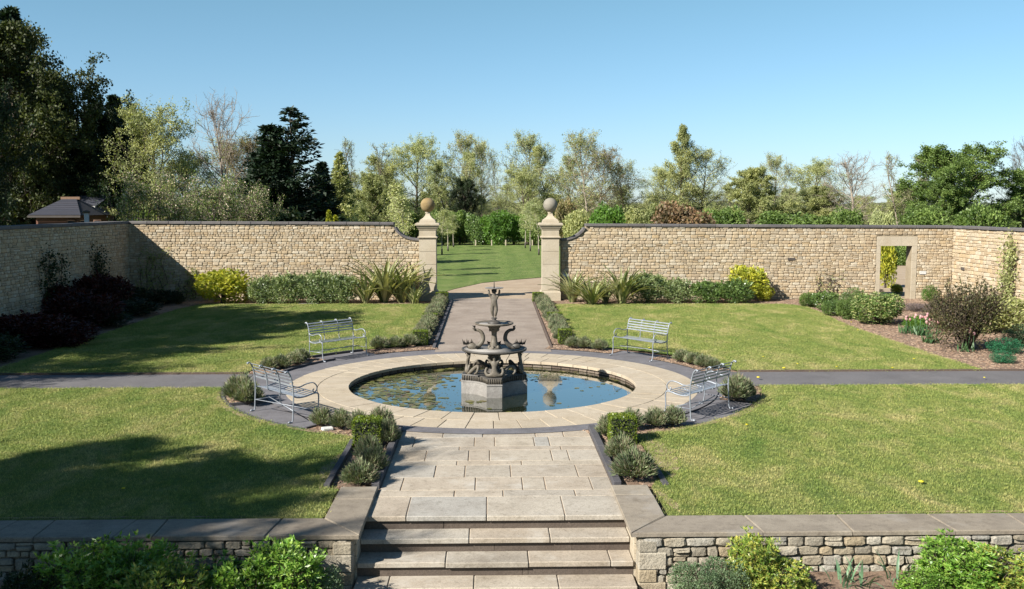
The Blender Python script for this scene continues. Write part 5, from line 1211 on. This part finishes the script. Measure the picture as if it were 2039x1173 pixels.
# middle and right
for a in (('bare2', 725, 275, 42, 78, 'olive', 'slender bare tree above the left wall', 'bark'), ('dense2', 745, 345, 55, 70, 'olive', 'leafy olive tree low behind the slender bare tree', 'bark'), ('spring2', 775, 308, 55, 82, 'olive', 'olive green tree left of the willow', 'bark'),
          ('spring', 828, 270, 62, 84, 'spring', 'tall round pale green willow left of the gate', 'bark'), ('thin', 928, 262, 50, 86, 'olive', 'half bare tree above the left of the gate', 'bark_pale'), ('spring2', 905, 300, 50, 82, 'spring', 'pale green tree beside the left gate ball', 'bark'),
          ('thin', 960, 275, 34, 90, 'spring', 'thin tree at the left of the gap over the gate', 'bark_pale'), ('dense', 925, 355, 32, 80, 'dark', 'small dark ivy covered tree over the gateway', 'bark'), ('bare2', 996, 318, 22, 100, 'olive', 'distant thin bare tree in the gap over the gate', 'bark'),
          ('thin', 1055, 262, 56, 84, 'spring', 'tall tree with a bare top right of the gap', 'bark'), ('spring', 1050, 330, 52, 78, 'spring', 'leafy green tree left of the right gate ball', 'bark'), ('spring2', 1112, 290, 44, 80, 'olive', 'olive tree behind the right gate ball', 'bark'),
          ('thin', 1178, 258, 58, 80, 'olive', 'tall tree with two pale trunks right of the gate', 'bark_pale'), ('thin', 1185, 290, 52, 84, 'rust', 'brownish budding tree behind the pale trunks', 'bark_pale'), ('thin', 1252, 318, 50, 86, 'olive', 'dull green tree right of the pale trunks', 'bark'),
          ('pyr', 1350, 250, 50, 88, 'olive', 'tall pointed tree standing above its neighbours', 'bark'), ('thin', 1400, 292, 60, 90, 'spring', 'grey-green round tree right of the pointed one', 'bark'), ('spring', 1325, 330, 45, 92, 'spring', 'lower pale tree left of the pointed one', 'bark'),
          ('dense2', 1490, 335, 75, 84, 'olive', 'broad dense grey-green tree right of centre', 'bark'), ('thin', 1545, 305, 42, 88, 'spring', 'thin tree rising behind the broad one', 'bark_pale'), ('spring', 1622, 316, 58, 92, 'spring', 'pale green round tree left of the bare one', 'bark'),
          ('dense2', 1640, 372, 60, 88, 'olive', 'low leafy tree under the pale green one', 'bark'), ('bare', 1708, 302, 58, 84, 'olive', 'bare branching tree with a pale trunk', 'bark_pale'), ('bare2', 1802, 303, 42, 80, 'olive', 'slim bare tree standing alone in the sky gap', 'bark_pale'),
          ('dense', 1925, 288, 105, 76, 'green', 'large dense green tree at the right', 'bark'), ('dense2', 1880, 345, 60, 74, 'green', 'lower green tree in front of the large one', 'bark'), ('bare', 2035, 275, 40, 80, 'olive', 'bare tree cut by the right edge', 'bark'),
          ('dense2', 2045, 340, 60, 78, 'green', 'dense green tree cut by the right edge', 'bark'), ('thin', 690, 340, 34, 84, 'spring', 'small thin tree left of the slender bare one', 'bark')):
    tree(a[0], a[1], a[2], a[3], a[4]+(14 if a[1] < 1130 else 6), a[5], a[6], a[7])
for i, px in enumerate(range(700, 1860, 58)):      # a farther belt of trees closing the gaps
    tree(('spring', 'thin', 'spring2', 'dense2')[i % 4], px, 378+12*math.sin(i*1.9)+(18 if 960 < px < 1020 else 0), 46, 118+5*math.sin(i*2.3), 'olive' if i % 3 else 'spring', 'low distant tree in the farther belt, seen in the gaps between the nearer trees', 'bark', 'farther belt of trees')
# hedge and bushes at the end of the far lawn, and low bushes over the wall
def lowbush(px, ytop, hw, Y, mat, lb, me_='bushy', grp='bushes beyond the wall', name='bush', zb=-.03):
    x, zt = atY(px, ytop, Y); w = 2*hw*Y/1954; return plant(name, (x, Y, zb), T[me_][0], T[me_][1], M['stem'], L[mat], lb, 'bush', grp, rz=random.random()*6.28, sc=(w, w*.8, zt-zb), names=('stems', 'foliage'))
for px, yt, hw, Y, mt, lb in ((880, 420, 26, 88, 'green', 'green bush at the left end of the far lawn'), (915, 418, 30, 90, 'green', 'second green bush from the left at the end of the far lawn'), (945, 424, 26, 89, 'glossy', 'glossy dark bush left of the bright ones at the far lawn'), (985, 418, 34, 88.5, 'bright', 'bright green bush in the middle of the far lawn end'),
        (1022, 425, 28, 89, 'bright', 'bright green bush right of the middle at the far lawn end'), (1062, 425, 30, 88, 'green', 'green bush at the right end of the far lawn'), (1100, 430, 30, 86, 'olive', 'olive bush behind the right pier'),
        (655, 398, 50, 62, 'olive', 'rounded olive bush above the left wall near the cypress'), (720, 405, 40, 92, 'green', 'green bush above the left wall beside the olive one'), (800, 410, 40, 94, 'green', 'green bush above the dip of the left wall'), (760, 408, 34, 92, 'dark', 'dark bush above the left wall'),
        (1208, 406, 42, 62, 'bright', 'bright green bush above the right wall near the dip'), (1165, 418, 40, 66, 'olive', 'olive bush by the dip of the right wall'), (1272, 412, 36, 84, 'olive', 'olive bush above the right wall, between the bright green bush and the beech'), (1565, 420, 60, 80, 'green', 'olive bush under the thin trees'),
        (1440, 412, 45, 80, 'green', 'olive bush right of the brown beech'), (1756, 418, 24, 70, 'spring', 'small bright yellow-green bush between the bare trees'), (1690, 414, 34, 78, 'green', 'green bush under the bare tree'), (1840, 412, 40, 76, 'green', 'green bush under the slim bare tree'),
        (1960, 408, 60, 70, 'green', 'green bush under the large dense tree'), (600, 380, 40, 60, 'dark', 'dark bush at the foot of the cypress'), (290, 400, 60, 52, 'green', 'green bush under the blossom'), (480, 402, 60, 56, 'olive', 'olive undergrowth between the blossom trees'), (1325, 400, 40, 84, 'olive', 'olive undergrowth left of the brown beech'), (1130, 395, 30, 78, 'rust', 'brown budding bush behind the right pier'), (390, 410, 50, 54, 'green', 'green undergrowth under the second apple tree'),
        (560, 408, 45, 55, 'olive', 'olive undergrowth before the cypress'), (1620, 425, 50, 82, 'green', 'green undergrowth under the pale round tree')):
    lowbush(px, yt, hw, Y, mt, lb, 'bushy' if px % 2 else 'bushy2')
lowbush(1362, 400, 66, 60, 'beech', 'clipped brown leaved beech dome above the right wall', 'bushy', None)
x, zt = atY(655, 418, 50); plant('golden_conifer', (x, 50, -.03), T['con1'][0], T['con1'][1], M['bark'], L['gold'], 'small golden conifer tip peeping over the left wall', 'tree', sc=(.25, .25, (zt+.03)/12.2))
x, zt = atY(668, 428, 50.5); plant('golden_conifer', (x, 50.5, -.03), T['con1'][0], T['con1'][1], M['bark'], L['gold'], 'second lower golden conifer tip over the left wall', 'tree', sc=(.25, .25, (zt+.03)/12.2))
# seen through the doorway
plant('gold_column_shrub', (16.9, 41.5, 0), SB['choisya'][0], SB['choisya'][1], M['stem'], L['gold'], 'upright yellow-green shrub seen through the doorway', 'shrub', sc=(.95, .9, 2.15), names=('stems', 'foliage'))
plant('low_gold_shrub', (16.05, 38.3, 0), SB['choisya'][0], SB['choisya'][1], M['stem'], L['gold'], 'small yellow-green shrub on the right inside the doorway', 'shrub', sc=(.5, .5, .42), names=('stems', 'foliage'))
for i in range(5): lowbush(1740+i*26, 482-3*(i % 2), 34, 58, 'green', 'green hedge plant seen through the doorway', 'bushy', 'hedge behind the doorway')
sheet('gravel_yard', [(10, 37.1), (24, 37.1), (30, 57), (12, 57)], .004, M['gravel'], kind='structure')
for (x, y, s, lb) in ((16.2, 42.5, .42, 'dark mound on the gravel seen through the doorway'), (15.3, 38.6, .3, 'small dark mound just behind the doorway')):
    plant('low_mound', (x, y, 0), SB['needle'][0], SB['needle'][1], M['stem'], L['twig'], lb, 'plant', sc=(s*2.6, s, s*.8), names=('stems', 'foliage'))
# young birches along the far lawn
for px, pb, yt, lb in ((880, 507, 415, 'nearest young birch on the left of the far lawn'), (892, 500, 420, 'second young birch on the left of the far lawn'), (903, 492, 425, 'third young birch on the left of the far lawn'), (1046, 494, 400, 'third young birch on the right of the far lawn'), (1056, 500, 400, 'second young birch on the right of the far lawn'), (1073, 508, 405, 'nearest young birch on the right of the far lawn'), (1066, 487, 410, 'far young birch on the right of the far lawn')):
    x, y = at(px, pb); _, zt = atY(px, yt, y)
    o = plant('young_birch', (x, y, 0), T['birch'][0], T['birch'][1], M['birch'], L['spring'], lb, 'tree', 'young birches beside the far lawn', rz=random.random()*6, sc=(1, 1, zt/5))
    b = MB(); b.lathe([(.06, 0), (.06, .6)], 8); g = b.build('tree_guard', M['darkplate'], o)
for x, yb, yt, Y, lb in ((806, 440, 385, 48, 'pale slender birch stem over the dip of the left wall'), (795, 442, 360, 52, 'pale birch behind the dip of the left wall')):
    X, zt = atY(x, yt, Y); plant('young_birch', (X, Y, 0), T['birch'][0], T['birch'][1], M['birch'], L['spring'], lb, 'tree', sc=(1.1, 1.1, zt/5))
for px in (947, 979, 1007, 1060):
    x, y = at(px, 489); b = MB(); b.bbox(-.05, .05, -.05, .05, 0, .50, .01); tag(b.build('post', M['ashlar'], loc=(x, y, 0)), {947: 'first pale post from the left at the end of the far lawn', 979: 'second pale post at the end of the far lawn', 1007: 'third pale post at the end of the far lawn', 1060: 'rightmost pale post behind the young birches'}[px], 'post', 'posts at the far lawn')
# trees standing outside the left wall and behind the viewer's left, whose shade falls on the lawns
for i, (x, y, h, kd, rr) in enumerate(((-17.2, 23.5, 9.6, 'dense', 3.2), (-18.0, 18.6, 10.4, 'dense', 3.0), (-16.6, 15.6, 8.6, 'spring', 2.4), (-20, 14.0, 9.0, 'dense2', 2.8), (-23, 20.0, 12.5, 'spring', 3.6), (-17.5, 29.5, 6.6, 'dense2', 2.4), (-15.4, 2.4, 12.0, 'dense', 2.7), (-15.0, 4.2, 10.6, 'dense2', 2.7), (-15.8, 5.4, 9.0, 'dense', 2.5), (-15.3, -.6, 11.8, 'dense', 2.8), (-16.6, 7.2, 6.2, 'dense', 2.0),  (-17.0, -3.4, 11.2, 'dense', 3.2), (-21.5, 3.0, 11.2, 'spring2', 3.0), (-16.6, 20.6, 9.4, 'dense', 2.8), (-17.0, 26.6, 8.0, 'dense', 2.4))):
    s = rr/EXT[T[kd][0].name][0]; plant('garden_tree', (x, y, -.03 if y > 2 else -.8), T[kd][0], T[kd][1], M['bark'], L['darkmix'], 'tree outside the frame on the left that shades the lawn', 'tree', 'shade trees on the left', rz=i*1.7, sc=(s, s, h/EXT[T[kd][0].name][1]))

# ------------------------------------------------------------------ shed beyond the left wall
def shed():
    Y = 46.0; xA, zE = atY(60, 429, Y); xB, _ = atY(165, 429, Y); x0, x1 = xA-.1, xB-.1; y0, y1 = Y, Y+4.5
    o = empty('garden_building', ((x0+x1)/2, (y0+y1)/2, 0), 'low brick outbuilding with a slate hipped roof behind the left wall', 'building')
    b = MB(); b.box(x0+.25, x1-.25, y0+.25, y1-.25, -.03, zE+.02); wpart('wall', b.mesh('shed_wall'), M['redbrick'], o)
    _, zR = atY(85, 396, Y+2.2); xr0, xr1 = x0+.7, x1-1.1
    ym = (y0+y1)/2; b = MB(); b.add([(x0, y0, zE), (x1, y0, zE), (x1, y1, zE), (x0, y1, zE), (xr0, ym, zR), (xr1, ym, zR)], [(0, 1, 5, 4), (1, 2, 5), (2, 3, 4, 5), (3, 0, 4), (3, 2, 1, 0)]); rf = wpart('roof', b.mesh('shed_roof'), M['slate'], o)
    rows = MB(); n = 9
    for i in range(n):
        t0 = i/n; t1 = (i+1)/n+.02; z0 = zE+(zR-zE)*t0+.03; z1 = zE+(zR-zE)*min(t1, 1)+.012; ya = y0+(ym-y0)*t0; yb_ = y0+(ym-y0)*min(t1, 1)
        rows.add([(x0+(xr0-x0)*t0, ya, z0), (x1+(xr1-x1)*t0, ya, z0), (x1+(xr1-x1)*min(t1, 1), yb_, z1), (x0+(xr0-x0)*min(t1, 1), yb_, z1)], [(0, 1, 2, 3)])
    tag(wpart('slate_courses', rows.mesh('slates'), M['slate'], o), kind='stuff')
    b = MB(); b.box(xr0-.1, xr1+.2, ym-.10, ym+.10, zR-.03, zR+.10); wpart('ridge', b.mesh('ridge'), M['ridge'], o)
    b = MB(); b.box(x0, x1, y0-.06, y0, zE-.10, zE-.005); wpart('gutter', b.mesh('gutter'), M['darkplate'], o)
    for xx in (x0+1.7, x0+2.3, x0+2.9):
        b = MB(); b.box(xx, xx+.35, y0+.20, y0+.26, zE-.85, zE-.2); f = wpart('window', b.mesh('window'), M['ridge'], o); b = MB(); b.box(xx+.05, xx+.30, y0+.185, y0+.205, zE-.80, zE-.25); link('pane', b.mesh('pane'), M['glass'], f)
    c = empty('garden_building', (x1+1.0, Y+4.2, 0), 'second slate roof with a pale gutter beside the outbuilding', 'building')
    xa, zf = atY(150, 411, Y+3); xb, _ = atY(190, 411, Y+3); b = MB(); b.add([(xa, Y+3, zf), (xb, Y+3, zf), (xb-.4, Y+6, zf+.55), (xa-1.2, Y+6, zf+.55), (xa, Y+3, zf-.05), (xb, Y+3, zf-.05)], [(0, 1, 2, 3), (4, 5, 1, 0)]); wpart('roof', b.mesh('roof2'), M['slate'], c)
    b = MB(); b.box(xa, xb, Y+2.93, Y+3.0, zf-.06, zf+.02); wpart('gutter', b.mesh('gutter2'), M['white'], c)
    b = MB(); b.box(xa-.5, xb-.25, Y+3.3, Y+6, -.03, zf-.02); wpart('wall', b.mesh('wall2'), M['redbrick'], c)
    X, zt = atY(172, 419, 42.5); d = empty('flue_pipe', (X, 42.5, 0), 'pale round flue with a dark cowl beside the shed roof', 'chimney')
    b = MB(); b.lathe([(.10, 0), (.10, zt-.12)], 12); b.build('pipe', M['white'], d); b = MB(); b.lathe([(.12, zt-.12), (.15, zt-.10), (.15, zt-.03), (.06, zt)], 12); b.build('cowl', M['darkplate'], d)
shed()

# far wooded skyline
V = []; F = []; n = 240
r = random.Random(2); prev = 0
for i in range(n+1):
    x = -420+840*i/n; h = 5.0+.7*math.sin(i*.21)+.4*math.sin(i*.9)+r.uniform(-.35, .35)
    for (yy, zz) in ((520, 0), (522, h*.7), (528, h), (560, h*.9), (600, 0)): V.append((x+r.uniform(-1, 1), yy+r.uniform(-2, 2), zz*(.9+.2*r.random())))
for i in range(n):
    for j in range(4): a = i*5+j; F.append((a, a+5, a+6, a+1))
o = link('distant_woodland', qmesh('distant_woodland', V, F), stone_mat('distant_wood', [(.05, .07, .035), (.09, .11, .055)], (.7, .7, .7), .15, .5, rnd=False)); tag(o, kind='structure')

# ------------------------------------------------------------------ small things in the lawns and beds
def tuft_mesh(seed, n=16, h=.034, sp=.05):
    r = np.random.default_rng(seed); P = np.stack([r.normal(size=n)*sp, r.normal(size=n)*sp, np.zeros(n)], 1); D = rdirs(n, r, 1.3); V, F = leaves(P, D, h, .006, r); return qmesh('tuft', V, F)
def scatter(name, srcs, mat, poly_objs, dens, smin, smax, z, seed, kind='stuff', label=None):
    """real geometry nodes: instances of a small mesh over a sheet"""
    V = []; F = []; b = 0
    for po in poly_objs:
        me = po.data; vs = [tuple(v.co) for v in me.vertices]; V += [(x, y, z) for x, y, _ in vs]; F += [tuple(i+b for i in p.vertices) for p in me.polygons]; b += len(vs)
    me = bpy.data.meshes.new(name); me.from_pydata(V, [], F); me.update(); o = link(name, me, mat); tag(o, kind=kind)
    src = bpy.data.objects.new(name+'_source', srcs); srcs.materials.append(mat) if not srcs.materials else None
    ng = bpy.data.node_groups.new(name, 'GeometryNodeTree'); ng.interface.new_socket('Geometry', in_out='INPUT', socket_type='NodeSocketGeometry'); ng.interface.new_socket('Geometry', in_out='OUTPUT', socket_type='NodeSocketGeometry')
    gi = ng.nodes.new('NodeGroupInput'); go = ng.nodes.new('NodeGroupOutput'); dp = ng.nodes.new('GeometryNodeDistributePointsOnFaces'); dp.inputs['Density'].default_value = dens; dp.inputs['Seed'].default_value = seed
    oi = ng.nodes.new('GeometryNodeObjectInfo'); oi.inputs['Object'].default_value = src; ip = ng.nodes.new('GeometryNodeInstanceOnPoints')
    rv = ng.nodes.new('FunctionNodeRandomValue'); rv.data_type = 'FLOAT_VECTOR'; rv.inputs[0].default_value = (-.15, -.15, 0); rv.inputs[1].default_value = (.15, .15, 6.283)
    rs = ng.nodes.new('FunctionNodeRandomValue'); rs.data_type = 'FLOAT'; rs.inputs[2].default_value = smin; rs.inputs[3].default_value = smax
    l = ng.links; l.new(gi.outputs[0], dp.inputs['Mesh']); l.new(dp.outputs['Points'], ip.inputs['Points']); l.new(oi.outputs['Geometry'], ip.inputs['Instance']); l.new(rv.outputs[0], ip.inputs['Rotation']); l.new(rs.outputs[1], ip.inputs['Scale']); l.new(ip.outputs[0], go.inputs[0])
    md = o.modifiers.new('scatter', 'NODES'); md.node_group = ng; return o
ob = bpy.data.objects
scatter('lawn_grass', tuft_mesh(1), M['blade'], [ob['lawn_near_left'], ob['lawn_near_right'], ob['lawn_far_left'], ob['lawn_far_right']], 380, .6, 1.15, .022, 3)
b = MB(); b.bbox(-.03, .03, -.012, .012, -.004, .008, .003)
scatter('bark_chips', b.mesh('chip'), M['chip'], [ob['bed_near_left'], ob['bed_near_right'], ob['bed_left'], ob['bed_right'], ob['bed_back_left'], ob['bed_back_right'], ob['bed_far_left'], ob['bed_far_right']], 260, .4, 1.2, .013, 5)
# path-side beds and the right bed get chips on their own sheet
pb = []
for nm, P in (('bed_strip_left', [(-2.04, 11.95), (-1.53, 11.95), (-1.53, 14.75), (-2.04, 14.75)]), ('bed_strip_right', [(1.58, 11.95), (2.2, 11.95), (2.15, 14.75), (1.58, 14.75)]), ('bed_gate_left', [(-2.15, 24.7), (-1.48, 24.7), (-1.5, 36), (-2.2, 36)]), ('bed_gate_right', [(1.52, 24.7), (2.2, 24.7), (2.25, 36), (1.6, 36)]),
              ('bed_right_side', [(10.5, 20.5), (17.3, 20.5), (17.3, 36.5), (2.7, 36.5), (2.7, 34.65), (9, 34.65), (10.5, 34.5), (10.95, 33.6), (10.45, 28.2), (10.4, 22.8)]), ('bed_back_wall', [(-13.3, 34.95), (-2.8, 34.8), (-2.8, 36.5), (-13.3, 36.5)])):
    pb.append(sheet(nm, P, .005, M['mulch'], kind='structure'))
scatter('bark_mulch_chips', ob['bark_chips'].modifiers[0].node_group.nodes['Object Info'].inputs[0].default_value.data, M['chip'], pb, 130, .5, 1.5, .006, 6)
def worn(name, pts, w, seed):
    r = random.Random(seed); A = []; Bp = []; n = len(pts)
    for i, (x, y) in enumerate(pts):
        a, b_ = pts[max(i-1, 0)], pts[min(i+1, n-1)]; t = Vector((b_[0]-a[0], b_[1]-a[1])).normalized(); e = math.sin(PI*(i+.3)/(n-.4))
        A.append((x-t.y*w*.3*e*r.uniform(.7, 1.3), y+t.x*w*.3*e*r.uniform(.7, 1.3))); Bp.append((x+t.y*w*e*r.uniform(.4, 1.3), y-t.x*w*e*r.uniform(.4, 1.3)))
    sheet(name, A+Bp[::-1], .027, M['worn'], kind='structure')
M['worn'] = stone_mat('bare_earth', [(.27, .20, .11), (.33, .26, .14)], (.7, .7, .6), 6, 50, bs=1, bd=.02, rnd=False, K=.8)
def densify(p, q, n): return [(p[0]+(q[0]-p[0])*i/n, p[1]+(q[1]-p[1])*i/n) for i in range(n+1)]
worn('bare_earth', arc(RC[0], RC[1], 5.27, -64, -14, 40), .13, 1)
worn('bare_earth', densify((2.28, 12.3), (2.30, 14.6), 14), .30, 2)
worn('bare_earth', arc(RC[0], RC[1], 5.27, -116, -168, 40)[::-1], .10, 3)
worn('bare_earth', densify((-2.16, 13.6), (-2.15, 11.9), 10), .14, 4)
worn('bare_earth', densify((1.98, 11.7), (2.1, 10.85), 6)[::-1], .10, 5)
worn('bare_earth', densify((5.4, 20.50), (10.3, 20.50), 40)[::-1], .07, 6)
worn('bare_earth', densify((2.3, 10.80), (12.0, 10.80), 60)[::-1], .05, 7)
worn('bare_earth', densify((-12, 10.82), (-2.2, 10.82), 60)[::-1], .05, 8)
# dandelions
b = MB(); b.lathe([(.001, 0), (.022, .004), (.022, .012), (.001, .016)], 8); dm = b.mesh('dandelion'); dm.materials.append(L['yellow'])
for i, (px, py) in enumerate(((1561, 738), (1666, 735), (1777, 737), (1695, 645), (1510, 757), (1960, 757), (1487, 852), (1834, 968), (246, 981), (1588, 729), (1293, 697), (1520, 715), (1820, 719), (1708, 661))):
    x, y = at(px, py); s = 1.6 if i in (7, 4, 0) else 1.0; o = link('dandelion', dm, None, loc=(x, y, .05)); o.scale = (s, s, s); tag(o, 'yellow dandelion flower dotted in the mown lawn', 'dandelion', 'dandelions in the lawns')
x, y = at(652, 858); b = MB(); b.bbox(-.09, .09, -.06, .06, 0, .04, .015); tag(b.build('loose_stone', M['white'], loc=(x, y, .02), rot=(0, 0, .4)), 'white stone lying at the lawn edge below the lavender', 'stone')
x, y = at(615, 606.5); b = MB(); b.bbox(-.35, .35, -.1, .1, 0, .03, .01); tag(b.build('drain_cover', M['coping'], loc=(x, y, .02)), 'flat grey cover at the far edge of the back left lawn', 'cover')
